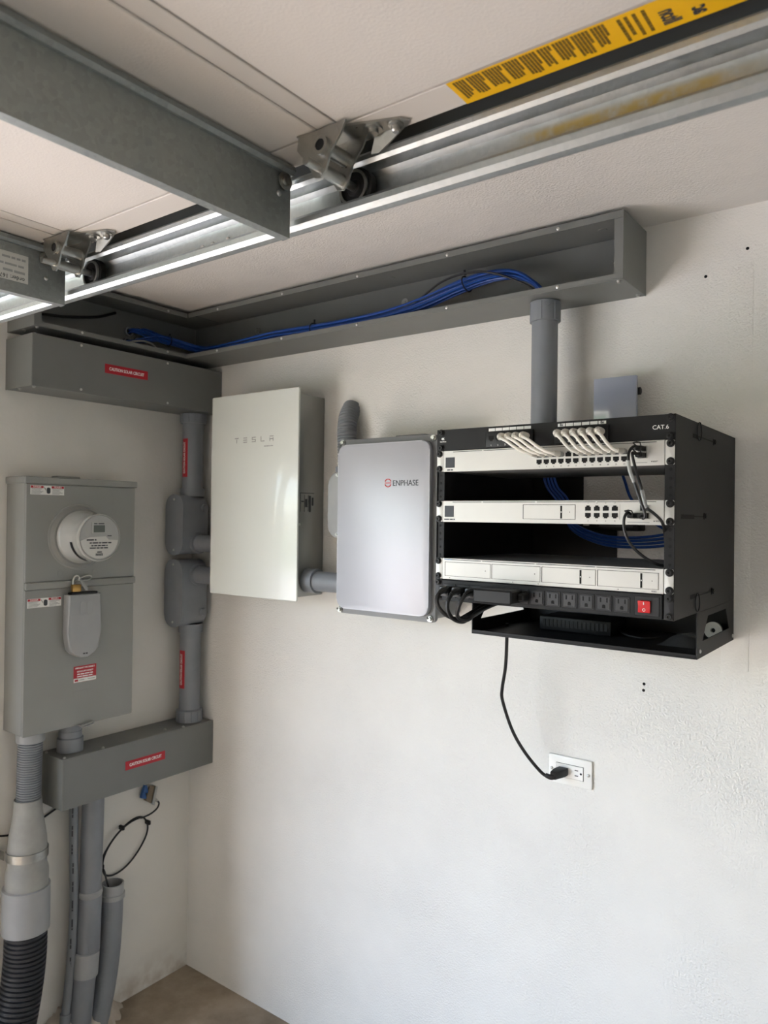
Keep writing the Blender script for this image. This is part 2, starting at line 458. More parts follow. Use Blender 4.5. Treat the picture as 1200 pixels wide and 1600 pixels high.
# ------------------------------------------------------------------ overhead garage door
PZ = 2.144            # underside of the open door
PE = -1.0065           # its edge beside the track
DW = -3.44
door = thing('garage_door', (1.9, -3.4, PZ), 'white sectional garage door parked open overhead, braced with steel bars', 'garage door')
SEAMS = (0.34, 0.962, 1.591, 2.213, 2.84)
for i in range(4):
    x0, x1 = SEAMS[i], SEAMS[i+1]
    g = 0.0012
    s_ = MB()
    s_.box(x0+g, x1-g, DW, PE, PZ+0.004, PZ+0.048, 0.002)
    sec = s_.build('door_section', 'doorwhite', door)
    # inner skin, then the rolled rail beside the joint, then the end stile
    MB().box(x0+0.002, x1-0.034, DW+0.055, -1.0595, PZ, PZ+0.0042, 0.0012).build('inner_skin', 'doorwhite', sec)
    MB().box(x1-0.0315, x1-0.002, DW+0.055, -1.0595, PZ+0.0006, PZ+0.0042, 0.0018, 2).build('section_rail', 'doorstile', sec)
    MB().box(x0+0.002, x1-0.002, -1.0565, PE-0.0005, PZ-0.0004, PZ+0.0042, 0.0008).build('end_stile', 'doorstile', sec)

def strut(xw, zb, y_end, name='stiffening_bar'):
    t = 0.0022
    path = [(xw-0.052, PZ-0.001), (xw+0.004, PZ-0.001), (xw+0.010, PZ-0.004), (xw+0.011, PZ-0.010), (xw+0.006, PZ-0.0135), (xw, PZ-0.0145), (xw, zb), (xw-0.012, zb)]
    poly = offset_strip(path, t)
    s = MB().prism([(p[0], DW+0.01, p[1]) for p in poly], (0, y_end-(DW+0.01), 0))
    return s.build(name, 'galv_dull', door, 30)
def offset_strip(path, t):
    P = [V((a, b)) for a, b in path]; n = len(P); out = []
    for i in range(n):
        d = (P[min(i+1, n-1)]-P[max(i-1, 0)]).normalized(); nrm = V((-d.y, d.x))
        out.append(P[i]+nrm*t/2)
    for i in range(n-1, -1, -1):
        d = (P[min(i+1, n-1)]-P[max(i-1, 0)]).normalized(); nrm = V((-d.y, d.x))
        out.append(P[i]-nrm*t/2)
    return [(p.x, p.y) for p in out]
st_near = strut(1.460, 2.042, -1.012)
st_far = strut(0.868, 2.042, -1.010)
st_third = strut(2.14, 2.046, -1.012)
for x, y in ((1.463, -1.026), (0.871, -1.05)):
    place('bolt', 'washerbolt', (x+0.001, y, 2.118), (1, 0, 0), st_near if x > 1 else st_far)
place('rivet', 'panscrew', (1.4612, -1.035, 2.098), (1, 0, 0), st_near)
place('rivet', 'panscrew', (0.8692, -1.048, 2.083), (1, 0, 0), st_far)
# printed order label on the far bar (upside down)
lx = 0.8693
MB().box(lx, lx+0.0004, -1.31, -1.082, 2.063, 2.113).build('order_label', 'labelgrey', st_far)
text('order: 16736000  Gse', 0.0105, 'print', (lx+0.0006, -1.088, 2.069), (0, -1, 0), (0, 0, -1), st_far, 'label_print', 'LEFT')
for k, (n, sz, y, z) in enumerate(((10, 0.0072, -1.088, 2.080), (16, 0.0065, -1.090, 2.091), (12, 0.0065, -1.087, 2.1035), (6, 0.0075, -1.185, 2.079), (6, 0.0075, -1.19, 2.095))):
    scribble(n, sz, 'printgrey', (lx+0.0005, y, z), (0, -1, 0), (0, 0, -1), st_far, 'label_print', k, 0.0)

def hinge(seam):
    x = seam
    leaf = [(x-0.062, -1.071), (x+0.004, -1.060), (x+0.076, -1.032), (x+0.083, -1.021), (x+0.074, -1.012), (x+0.020, -1.012), (x-0.062, -1.030)]
    h = MB().prism([(a, c, PZ-0.0008) for a, c in leaf], (0, 0, -0.0028)).build('hinge', 'zinc', door)
    def ear(y, dz, tag_):
        pr = [(x-0.060, PZ-0.003), (x+0.020, PZ-0.003), (x+0.012, PZ-0.018), (x-0.004, PZ-0.036-dz), (x-0.012, PZ-0.058-dz), (x-0.020, PZ-0.066-dz), (x-0.030, PZ-0.064-dz), (x-0.038, PZ-0.052-dz), (x-0.050, PZ-0.034), (x-0.062, PZ-0.020)]
        MB().prism([(a, y, c) for a, c in pr], (0, 0.0028, 0)).build('hinge_ear', 'zinc', h)
    ear(-1.070, 0, 0); ear(-1.026, 0, 0)
    # barrel with its collar, roller tube
    pz = PZ-0.026; px = x-0.018
    MB().lathe((px, -1.0755, pz), (0, 1, 0), [(0.0075, 0.0), (0.012, 0.0), (0.012, 0.0055), (0.0075, 0.0055)], 20, cap=False).build('collar', 'zinc', h)
    MB().lathe((px, -1.0745, pz), (0, 1, 0), [(0.0074, 0.0), (0.0074, 0.006), (0.0, 0.006)], 16).build('bore', 'hole', h)
    MB().cyl((px+0.003, -1.0675, pz-0.002), (px+0.003, -1.024, pz-0.002), 0.0095).build('barrel', 'zinc', h)
    MB().cyl((x-0.024, -1.0675, PZ-0.052), (x-0.024, -1.020, PZ-0.052), 0.0085).build('roller_tube', 'zinc', h)
    place('bolt', 'washerbolt', (x+0.034, -1.032, PZ-0.0036), (0, 0, -1), h)
    place('bolt', 'bolt', (x+0.064, -1.024, PZ-0.0036), (0, 0, -1), h)
    place('bolt', 'bolt', (x-0.046, -1.050, PZ-0.0036), (0, 0, -1), h)
    MB().prism([(x+0.030, -1.0215, PZ-0.003), (x+0.070, -1.0135, PZ-0.003), (x+0.052, -1.012, PZ-0.012), (x+0.030, -1.014, PZ-0.026), (x+0.020, -1.018, PZ-0.026)], (0, 0.002, 0)).build('gusset', 'zinc', h)
    # roller in the track with its stem
    c = (x-0.024, PZ-0.052)
    ro = MB().lathe((c[0], -1.000, c[1]), (0, 1, 0), [(0.010, 0), (0.012, 0.003), (0.026, 0.003), (0.028, 0.005), (0.028, 0.0155), (0.026, 0.0175), (0.010, 0.0175), (0.0, 0.0175)], 26).build('roller', 'blackplastic', door)
    MB().lathe((c[0], -1.0012, c[1]), (0, 1, 0), [(0.020, 0.0), (0.024, 0.0), (0.024, 0.005), (0.020, 0.005)], 24, cap=False).build('wheel_rim', 'zinc', ro)
    MB().cyl((c[0], -1.094, c[1]), (c[0], -0.998, c[1]), 0.0056, seg=14).build('roller_stem', 'zinc', ro)
hinge(1.591); hinge(0.962); hinge(2.213)

# yellow warning label on the end stile
wl_ = MB().prism([(1.7495, -1.0575, PZ-0.0006), (1.749, -1.0080, PZ-0.0006), (2.062, -1.0080, PZ-0.0006), (2.062, -1.0575, PZ-0.0006)], (0, 0, -0.0004)).build('warning_label', 'yellow', door)
rnd = random.Random(3)
x = 1.756
for k in range(12):
    bl = MB(); n = rnd.choice((4, 5, 6)); top = rnd.random()*0.005
    for j in range(n):
        y1 = -1.0135 - (rnd.random()*0.006+top if j < n-1 else 0.012+rnd.random()*0.02)
        y = -1.0545
        while y < y1:
            w = 0.003+rnd.random()*0.006
            bl.box(x, x+0.0027, y, min(y+w, y1), PZ-0.0013, PZ-0.0010); y += w+0.0006
        x += 0.0038
    x += 0.0018
    bl.build('print_block', 'labelprint', wl_)
    if x > 1.93: break
for x, n in ((1.945, 0.035), (1.952, 0.03), (1.960, 0.038), (1.969, 0.036)):
    bl = MB(); y = -1.052
    while y < -1.052+n:
        w = 0.003+rnd.random()*0.004; bl.box(x, x+0.0034, y, y+w, PZ-0.0013, PZ-0.0010); y += w+0.0007
    bl.build('print_block', 'labelprint', wl_)
text('llton', 0.024, 'print', (1.990, -1.016, PZ-0.0012), (0, -1, 0), (1, 0, 0), wl_, 'bold_print', 'LEFT', bold=0.0006, sx=0.55)
text('ac', 0.024, 'print', (2.018, -1.015, PZ-0.0012), (0, -1, 0), (1, 0, 0), wl_, 'bold_print', 'LEFT', bold=0.0006, sx=0.6)

# door track beside the door
trk = thing('door_track', (2.3, -0.985, 2.05), 'galvanised steel door track running along the open garage door', 'door track')
tp = [(-0.9995, 2.1225), (-1.0040, 2.1265), (-1.0045, 2.1320), (-1.0005, 2.1365), (-0.9940, 2.1375), (-0.9870, 2.1340), (-0.9835, 2.1265), (-0.9830, 2.1190), (-0.9765, 2.1080), (-0.9745, 2.1020),
      (-0.9745, 2.0750), (-0.9765, 2.0660), (-0.9820, 2.0590), (-0.9900, 2.0560), (-0.9985, 2.0570), (-1.0050, 2.0620), (-1.0055, 2.0690), (-1.0020, 2.0735)]
tp = [(a, c-0.005 if c > 2.115 else c) for a, c in tp]
poly = offset_strip(tp, 0.0018)
X_T0 = 0.46
MB().prism([(X_T0, a, c) for a, c in poly], (3.9, 0, 0)).build('horizontal_track', 'track', trk, 25)
# the bend and the upright run at the doorway
Rb = 0.36
rs = []
for k in range(13):
    a = math.radians(90*k/12)
    cx, cz = X_T0, 2.0965-Rb
    ring = []
    for (y, z) in poly:
        rr = Rb+(z-2.0965)
        ring.append(V((cx-math.sin(a)*rr, y, cz+math.cos(a)*rr)))
    rs.append(ring)
MB().rings(rs).build('curved_track', 'galv', trk, 25)
MB().prism([(X_T0-Rb-(z-2.0965), y, 0.02) for y, z in poly], (0, 0, 2.0965-Rb-0.02)).build('upright_track', 'galv', trk, 25)
ang = offset_strip([(-0.9690, 2.098), (-0.9690, 2.186), (-0.944, 2.186)], 0.0022)
MB().prism([(0.50, a, c) for a, c in ang], (3.86, 0, 0)).build('track_angle', 'darksteel', trk, 30)
for x in (1.2265, 1.252, 1.289):
    place('rivet', 'panscrew', (x, -0.9755, 2.0885), (0, -1, 0), trk)
for x in (0.9, 2.5, 4.0):
    MB().box(x, x+0.03, -0.9435, -0.9405, 2.12, H).build('hanger', 'galv_dull', trk)


# ------------------------------------------------------------------ wireways (6 x 6 inch troughs)
t_ = 0.0022
def ring_disc(p, d, r0, r1, m, parent, name):
    MB().lathe(p, d, [(r1, 0), (r0, 0), (r0, 0.0018), (r1, 0.0018), (r1, 0)], 20, cap=False).build(name, m, parent)

ww = thing('open_wireway', (0.9, -0.08, 2.1775), 'long open grey wireway under the ceiling above the network rack', 'wireway')
X0, X1, YD, Z0, Z1 = 0.158, 1.6418, -0.1578, 2.1775, 2.3296
MB().box(0.0036, X1, -0.001-t_, -0.001, Z0, Z1).build('back_panel', 'wireway', ww)
tpn = MB().box(X0, X1, YD, -0.004, Z1-t_, Z1).build('top_panel', 'wireway', ww)
bpn = MB().box(X0-0.01, X1, YD, -0.004, Z0, Z0+t_).build('bottom_panel', 'wireway', ww)
MB().box(X0+0.0, X1-0.0005, YD-0.0005, YD+t_, Z1-0.0155, Z1-t_-0.0002).build('front_lip', 'wireway', ww)
MB().box(X0-0.01, X1-0.0005, YD-0.0005, YD+t_, Z0+t_+0.0002, Z0+0.0135).build('front_lip', 'wireway', ww)
ec = MB().box(X1, X1+t_, YD-0.0012, -0.001, Z0-0.0005, Z1+0.0005, 0.0006).build('end_cap', 'wireway', ww)
MB().box(X1-0.020, X1-0.0003, YD+0.003, YD+0.005, Z0+0.0136, Z1-0.0156).build('end_flange', 'wireway', ww)
MB().box(0.05, 0.200, -0.0060, -0.0034, Z0+t_+0.0005, 2.268, 0.001).build('joint_plate', 'wireway', ww)
for x in (0.307, 0.60, 0.893, 1.188, 1.49):
    place('screw', 'panscrew', (x, YD-0.0005, Z1-0.009), (0, -1, 0), ww)
    place('screw', 'panscrew', (x, YD-0.0005, Z0+0.0075), (0, -1, 0), ww)
for x, y in ((X1-0.012, YD+0.012), (X1-0.010, -0.022)):
    place('screw', 'hexscrew', (x, y, Z0), (0, 0, -1), ww)
for x, z in ((0.947, 2.275), (1.566, 2.277), (0.335, 2.275)):
    MB().lathe((x, -0.0034, z), (0, -1, 0), [(0.012, 0), (0.0115, 0.0012), (0.005, 0.0015), (0.0045, 0.004), (0.0, 0.0045)], 18).build('anchor_washer', 'wireway' if x > 1.5 else 'zinc', ww)
for x in (0.95, 1.565):
    MB().lathe((x, -0.075, Z1-t_), (0, 0, -1), [(0.011, 0), (0.010, 0.001), (0.0, 0.0012)], 16).build('knockout', 'wireway', tpn)

# the open one around the corner on the other wall
wo2 = thing('open_wireway', (0.076, -0.35, 2.1775), 'open dark grey wireway at the ceiling over the closed solar wireway', 'wireway')
XD, YE = 0.152, -0.688
MB().box(0.001, 0.001+t_, YE, -0.004, Z0, Z1).build('back_panel', 'wireway', wo2)
MB().box(0.004, XD, YE, -0.001, Z1-t_, Z1).build('top_panel', 'wireway', wo2)
MB().box(0.004, XD, YE, -0.006, Z0, Z0+t_).build('bottom_panel', 'wireway', wo2)
MB().box(XD-t_, XD+0.0005, YE, YD-0.0015, Z1-0.0155, Z1-t_-0.0002).build('front_lip', 'wireway', wo2)
MB().box(XD-t_, XD+0.0005, YE, YD-0.0015, Z0+t_+0.0002, Z0+0.0135).build('front_lip', 'wireway', wo2)
MB().box(0.001, XD+0.001, YE-t_, YE, Z0-0.0005, Z1+0.0005, 0.0006).build('end_cap', 'wireway', wo2)
MB().box(XD-0.005, XD-0.003, YE+0.0003, YE+0.022, Z0+0.0136, Z1-0.0156).build('end_flange', 'wireway', wo2)
for y in (-0.543, -0.236):
    place('screw', 'panscrew', (XD+0.0005, y, Z0+0.0075), (1, 0, 0), wo2)
place('screw', 'panscrew', (XD+0.0005, -0.236, Z1-0.009), (1, 0, 0), wo2)
for x, y in ((XD-0.012, YE+0.014), (0.07, YE+0.012)):
    place('screw', 'hexscrew', (x, y, Z0), (0, 0, -1), wo2)
for y, z in ((-0.285, 2.262), (-0.290, 2.226), (-0.25, 2.270), (-0.25, 2.236)):
    MB().lathe((0.0035, y, z), (1, 0, 0), [(0.011, 0), (0.0155, 0), (0.0155, 0.008), (0.011, 0.008), (0.011, 0)], 20, cap=False).build('bushing', 'pvc', wo2)
    MB().lathe((0.0034, y, z), (1, 0, 0), [(0.0108, 0), (0.0108, 0.001), (0.0, 0.001)], 16).build('bore', 'hole', wo2)

def closed_wireway(name, label, x1, y0, y1, z0, z1, screws_top, screws_bot, lab, face_screws=()):
    w = thing(name, (x1/2, (y0+y1)/2, z0), label, 'wireway')
    MB().box(0.001, x1-0.0025, y0+0.0025, y1, z0, z1, 0.0008).build('trough_body', 'wireway', w)
    MB().box(x1-0.002, x1, y0+0.002, y1, z0-0.0012, z1+0.0012, 0.0007).build('cover_panel', 'wireway', w)
    MB().box(0.001, x1-0.0003, y0, y0+0.002, z0-0.0012, z1+0.0012, 0.0007).build('end_cap', 'wireway', w)
    for x, y in screws_top: place('screw', 'hexscrew', (x, y, z1), (0, 0, 1), w)
    for x, y in screws_bot: place('screw', 'hexscrew', (x, y, z0), (0, 0, -1), w)
    for y, z in face_screws: place('screw', 'panscrew', (x1, y, z), (1, 0, 0), w)
    ly0, ly1, lz0, lz1 = lab
    lb = MB().box(x1, x1+0.0005, ly0, ly1, lz0, lz1).build('caution_label', 'red', w)
    text('CAUTION SOLAR CIRCUIT', 0.0135, 'white', (x1+0.0009, (ly0+ly1)/2, (lz0+lz1)/2), (0, 1, 0), (0, 0, 1), lb, 'label_lettering', bold=0.0002, sx=(abs(ly1-ly0)-0.018)/0.176)
    return w
closed_wireway('closed_wireway', 'closed dark grey wireway with red caution label under the ceiling trough', 0.1515, -0.693, -0.002, 2.0077, 2.1547,
    [(0.138, -0.680), (0.075, -0.683)], [(0.135, -0.678), (0.06, -0.680)], (-0.465, -0.311, 2.079, 2.107), ((-0.544, 2.147), (-0.235, 2.147), (-0.543, 2.016), (-0.233, 2.016)))
closed_wireway('closed_wireway', 'closed grey wireway with red caution label low below the meter box', 0.1306, -0.5705, -0.002, 0.766, 0.9162,
    [(0.118, -0.558), (0.03, -0.565), (0.118, -0.43), (0.120, -0.125), (0.10, -0.185)], [(0.118, -0.43), (0.118, -0.12)], (-0.358, -0.207, 0.830, 0.858))

# ------------------------------------------------------------------ grey conduits in the corner
def pipe(name, label, pts, r, m='pvc', group=None, seg=28, cat='conduit'):
    t = thing(name, pts[-1] if pts[-1][2] < pts[0][2] else pts[0], label, cat, group)
    MB().tube(pts, r, seg).build('pipe', m, t)
    return t
def ring_part(parent, o, d, prof, m='pvc', name='coupling', seg=28, cap=True):
    return MB().lathe(o, d, prof, seg, cap).build(name, m, parent)
CX, CY, CR = 0.071, -0.0605, 0.0365
up_ = pipe('conduit', 'upper vertical grey conduit with red label dropping from the closed wireway', [(CX, CY, 2.006), (CX, CY, 1.718)], CR)
ring_part(up_, (CX, CY, 1.970), (0, 0, 1), [(CR, 0), (0.0445, 0), (0.0445, 0.034), (CR, 0.036)], name='connector')
for k in range(12):
    a = 2*PI*k/12
    MB().box(CX+0.0445*math.cos(a)-0.0015, CX+0.0445*math.cos(a)+0.0015, CY+0.0445*math.sin(a)-0.0015, CY+0.0445*math.sin(a)+0.0015, 1.974, 2.002).build('connector_rib', 'pvc', up_)
lo_ = pipe('conduit', 'lower vertical grey conduit with red label standing on the low wireway', [(CX, CY, 1.252), (CX, CY, 0.918)], CR)
ring_part(lo_, (CX, CY, 0.918), (0, 0, 1), [(0.045, 0), (0.045, 0.040), (CR, 0.044)], name='connector', cap=False)
for k in range(12):
    a = 2*PI*k/12
    MB().box(CX+0.045*math.cos(a)-0.0015, CX+0.045*math.cos(a)+0.0015, CY+0.045*math.sin(a)-0.0015, CY+0.045*math.sin(a)+0.0015, 0.921, 0.955).build('connector_rib', 'pvc', lo_)
def pipe_label(parent, z0, z1):
    rs = []
    for z in (z0, z1):
        ring = []
        for k in range(9):
            a = math.radians(-112+44*k/8)
            ring.append(V((CX+(CR+0.0006)*math.cos(a), CY+(CR+0.0006)*math.sin(a), z)))
        rs.append(ring)
    lb = MB().rings(rs, cap=False, closed=False).build('caution_label', 'red', parent)
    text('CAUTION SOLAR CIRCUIT', 0.0125, 'white', (CX, CY-CR-0.0012, (z0+z1)/2), (0, 0, 1), (-1, 0, 0), lb, 'label_lettering', bold=0.0002, sx=(z1-z0-0.014)/0.163)
pipe_label(up_, 1.780, 1.915); pipe_label(lo_, 1.037, 1.170)

def stadium(cy, cz, w, h, n=8):
    # upright stadium in (a, z)
    out = []
    r = w/2
    for k in range(n+1):
        a = PI*k/n; out.append((cy+r*math.cos(a), cz+h/2-r+r*math.sin(a)))
    for k in range(n+1):
        a = PI+PI*k/n; out.append((cy+r*math.cos(a), cz-h/2+r+r*math.sin(a)))
    return out
def conduit_body(label, z0, z1, hub_z, pipe_up):
    t = thing('conduit_elbow', (CX, CY, z0), label, 'conduit fitting')
    cz = (z0+z1)/2
    sh = [(a, z) for a, z in rounded(CX, cz, 0.093, z1-z0, 0.040, 6)]
    MB().prism([(a, -0.132, z) for a, z in sh], (0, 0.104, 0), 0.004).build('housing', 'pvc', t)
    cv = MB().prism([(a, -0.1385, z) for a, z in rounded(CX, cz, 0.096, z1-z0+0.004, 0.042, 6)], (0, 0.0055, 0), 0.0015).build('cover_plate', 'pvc', t)
    for z in (z0+0.016, z1-0.016):
        place('cover_screw', 'panscrew', (CX, -0.1385, z), (0, -1, 0), cv)
    if pipe_up: ring_part(t, (CX, CY, z1-0.004), (0, 0, 1), [(0.0425, 0), (0.0425, 0.028), (CR+0.0002, 0.028)], name='hub', cap=False)
    else: ring_part(t, (CX, CY, z0+0.004), (0, 0, -1), [(0.0425, 0), (0.0425, 0.030), (CR+0.0002, 0.030)], name='hub', cap=False)
    ring_part(t, (CX+0.044, -0.070, hub_z), (1, 0, 0), [(0.037, 0), (0.037, 0.012), (0.030, 0.014)], name='side_hub', cap=False)
    MB().lathe((CX+0.046, -0.045, (z0+z1)/2+(0.06 if pipe_up else -0.07)), (1, 0, 0), [(0.014, 0), (0.012, 0.009), (0, 0.011)], 14).build('plug_boss', 'pvc', t)
    return t
conduit_body('grey conduit body with oval cover, upper of the stacked pair', 1.508, 1.716, 1.548, True)
conduit_body('grey conduit body with oval cover, lower of the stacked pair', 1.258, 1.490, 1.438, False)
for z, l in ((1.548, 'upper short grey conduit between conduit body and white backup box'), (1.438, 'lower short grey conduit between conduit body and white backup box')):
    s = pipe('short_conduit', l, [(0.128, -0.070, z), (0.272, -0.070, z)], 0.0298)
    ring_part(s, (0.255, -0.070, z), (1, 0, 0), [(0.030, 0), (0.036, 0.001), (0.036, 0.016), (0.030, 0.0165)], name='locknut')

# ------------------------------------------------------------------ white glass-fronted backup box
tb = thing('backup_gateway', (0.456, -0.07, 1.39), 'tall white glass-fronted backup power box marked TESLA', 'electrical box')
gx0, gx1, gz0, gz1, gy = 0.2595, 0.6535, 1.389, 2.0365, -0.135
MB().box(0.275, 0.640, -0.122, -0.001, 1.400, 2.022, 0.004, 2).build('housing', 'satin', tb)
MB().box(0.270, 0.645, -0.128, -0.1222, 1.396, 2.030, 0.001).build('front_frame', 'chassis', tb)
gl = MB().prism([(a, gy+0.007, z) for a, z in rounded((gx0+gx1)/2, (gz0+gz1)/2, gx1-gx0, gz1-gz0, 0.006, 4)], (0, -0.007, 0), 0.0015).build('glass_front', 'glasswhite', tb)
def bar(l): 
    q = MB()
    for (a0, a1, c0, c1) in l: q.box(a0, a1, gy-0.0005, gy-0.0001, c0, c1)
    return q
lh, lw, lt, bz = 0.0165, 0.017, 0.0028, 1.8795
def letter(x, kind):
    h, w, t = lh, lw, lt
    B = []
    if kind == 'T': B = [(0, w, h-t, h), (w/2-t/2, w/2+t/2, 0, h-t*1.8)]
    if kind == 'E': B = [(0, w, h-t, h), (0, w, h/2-t/2, h/2+t/2), (0, w, 0, t)]
    if kind == 'S': B = [(0, w, h-t, h), (0, t, h/2, h-t), (0, w, h/2-t/2, h/2+t/2), (w-t, w, t, h/2), (0, w, 0, t)]
    if kind == 'L': B = [(0, t, 0, h), (t, w, 0, t)]
    if kind == 'A': B = [(0, w, h-t, h), (0, t, 0, h-t*2), (w-t, w, 0, h-t*2), (t, w-t, h/2-t, h/2)]
    bar([(x+a, x+b_, bz+c, bz+d) for a, b_, c, d in B]).build('lettering', 'printgrey', gl)
for i, ch in enumerate('TESLA'): letter(0.373+i*0.0395, ch)
scribble(14, 0.0050, 'printgrey', (0.546, gy-0.0002, 1.8645), (1, 0, 0), (0, 0, 1), gl, 'small_lettering', 4, 1.0)
# rating print on the right flank
sp_ = MB().box(0.640, 0.6404, -0.112, -0.045, 1.655, 1.720).build('rating_print', 'satin', tb)
for (y0, y1, z0, z1) in ((-0.110, -0.047, 1.717, 1.719), (-0.110, -0.108, 1.66, 1.717), (-0.092, -0.090, 1.66, 1.712), (-0.075, -0.073, 1.662, 1.712), (-0.105, -0.094, 1.69, 1.694), (-0.088, -0.078, 1.675, 1.70), (-0.070, -0.062, 1.66, 1.71), (-0.058, -0.050, 1.68, 1.705)):
    MB().box(0.6404, 0.6408, y0, y1, z0, z1).build('print_mark', 'print', sp_)
text('!', 0.02, 'print', (0.641, -0.083, 1.687), (0, 1, 0), (0, 0, 1), sp_, 'warning_mark', bold=0.0004)
place('side_screw', 'panscrew', (0.640, -0.112, 1.622), (1, 0, 0), tb)

# conduit from that box to the combiner
c = pipe('short_conduit', 'horizontal grey conduit joining the white backup box to the silver combiner', [(0.641, -0.072, 1.449), (0.836, -0.072, 1.449)], 0.0305)
ring_part(c, (0.643, -0.072, 1.449), (1, 0, 0), [(0.0305, -0.001), (0.0375, 0), (0.0375, 0.040), (0.0305, 0.0405)], name='coupling')

# ------------------------------------------------------------------ silver combiner box
eb = thing('combiner_box', (0.985, -0.07, 1.37), 'silver-fronted combiner box marked ENPHASE beside the network rack', 'electrical box')
ex0, ex1, ez0, ez1 = 0.824, 1.152, 1.372, 1.866
MB().prism([(a, -0.001, z) for a, z in rounded((ex0+ex1)/2, (ez0+ez1)/2, ex1-ex0-0.012, ez1-ez0-0.012, 0.02, 5)], (0, -0.124, 0)).build('housing', 'base_grey', eb)
MB().prism([(a, -0.124, z) for a, z in rounded((ex0+ex1)/2, (ez0+ez1)/2, ex1-ex0, ez1-ez0, 0.012, 4)], (0, -0.014, 0), 0.002).build('rim', 'base_grey', eb)
cvr = MB().prism([(a, -0.138, z) for a, z in rounded(0.9835, 1.619, 0.312, 0.462, 0.026, 7)], (0, -0.016, 0), 0.003).build('front_cover', 'satin_cover', eb)
MB().box(1.00, 1.10, -0.118, -0.09, ez1-0.006, ez1+0.006, 0.003).build('hinge_bar', 'base_grey', eb)
for x, z, s in ((ex0+0.010, ez1-0.008, 1), (ex1-0.010, ez1-0.010, 1), (ex0+0.006, ez0+0.010, -1), (ex1-0.014, ez0+0.010, -1)):
    e = MB().lathe((x, -0.138, z), (0, -1, 0), [(0.008, 0), (0.008, 0.004), (0.0052, 0.004), (0.0052, 0.010), (0, 0.010)], 14).build('corner_screw', 'zinc', eb)
    MB().tube([(x, -0.143, z), (x-0.004, -0.150, z-0.007*s-0.003)], 0.0028, 8).build('screw_lug', 'satin', e)
ey = -0.1543
for k, (a0, a1) in enumerate(((20, 160), (200, 340))):
    rs = []
    pts = []
    for j in range(13):
        a = math.radians(a0+(a1-a0)*j/12); pts.append((1.0055+0.0105*math.cos(a), ey, 1.7395+0.0105*math.sin(a)))
    MB().tube(pts, 0.0014, 6).build('logo_arc', 'redlogo', cvr)
MB().box(0.995, 1.016, ey-0.0004, ey+0.0004, 1.7383, 1.7407).build('logo_bar', 'redlogo', cvr)
text('ENPHASE', 0.0220, 'print', (1.0205, ey, 1.7380), (1, 0, 0), (0, 0, 1), cvr, 'lettering', 'LEFT', sx=0.93)

# conduit body behind it and the flexible conduit into the wall
cb = thing('conduit_elbow', (0.785, -0.06, 1.59), 'pale grey conduit body with oval cover tucked behind the silver combiner', 'conduit fitting')
sh = rounded(0.775, 1.682, 0.080, 0.192, 0.038, 7)
MB().prism([(a, -0.080, z) for a, z in sh], (0, 0.070, 0), 0.003).build('housing', 'pvc_light', cb)
cv = MB().prism([(a, -0.0865, z) for a, z in rounded(0.775, 1.682, 0.086, 0.198, 0.041, 7)], (0, 0.006, 0), 0.0015).build('cover_plate', 'pvc_light', cb)
for z in (1.594, 1.770): place('cover_screw', 'hexscrew', (0.768, -0.0865, z), (0, -1, 0), cv)
MB().lathe((0.773, -0.046, 1.776), (0, 0, 1), [(0.036, 0), (0.036, 0.02), (0.031, 0.022)], 24).build('hub', 'pvc', cb)
fx = thing('flexible_conduit', (0.785, -0.045, 1.80), 'ribbed grey flexible conduit bending into the wall above the combiner', 'conduit')
MB().corr(spline([(0.773, -0.046, 1.800), (0.771, -0.046, 1.86), (0.766, -0.042, 1.91), (0.758, -0.026, 1.950), (0.748, 0.006, 1.985)], 8), 0.030, 0.0085, 0.0036).build('ribbed_tube', 'flexgrey', fx)

# conduit from the long wireway down behind the rack
c = pipe('conduit', 'vertical grey conduit dropping from the long open wireway behind the rack', [(1.426, -0.085, 2.176), (1.426, -0.085, 1.845)], 0.0315)
ring_part(c, (1.426, -0.085, 2.128), (0, 0, 1), [(0.0315, -0.0005), (0.0365, 0), (0.0365, 0.048), (0.0315, 0.0485)], name='connector')
for k in range(5):
    a = math.radians(-135+55*k)
    MB().box(1.426+0.0365*math.cos(a)-0.0012, 1.426+0.0365*math.cos(a)+0.0012, -0.085+0.0365*math.sin(a)-0.0012, -0.085+0.0365*math.sin(a)+0.0012, 2.129, 2.172).build('connector_rib', 'pvc', c)
MB().lathe((1.426+0.0365*0.55, -0.085-0.0365*0.83, 2.165), (0.55, -0.83, 0), [(0.007, -0.001), (0.006, 0.002), (0, 0.0025)], 12).build('connector_boss', 'pvc', c)

# glass-fronted control box on the wall
gb = thing('wall_controller', (1.59, -0.03, 1.86), 'small blue-grey glass-fronted control box on the wall above the rack', 'control box')
MB().box(1.545, 1.624, -0.040, -0.001, 1.865, 1.968, 0.004, 2).build('housing', 'pvc_light', gb)
MB().box(1.5385, 1.640, -0.0525, -0.0402, 1.862, 1.983, 0.0015, 2).build('front_plate', 'panelglass', gb)
kn = MB().cyl((1.6235, -0.022, 1.950), (1.634, -0.022, 1.950), 0.005).build('side_knob', 'darkgrey', gb)
MB().lathe((1.634, -0.022, 1.950), (1, 0, 0), [(0.009, 0), (0.009, 0.006), (0.006, 0.008), (0, 0.008)], 16).build('knob_head', 'darkgrey', kn)

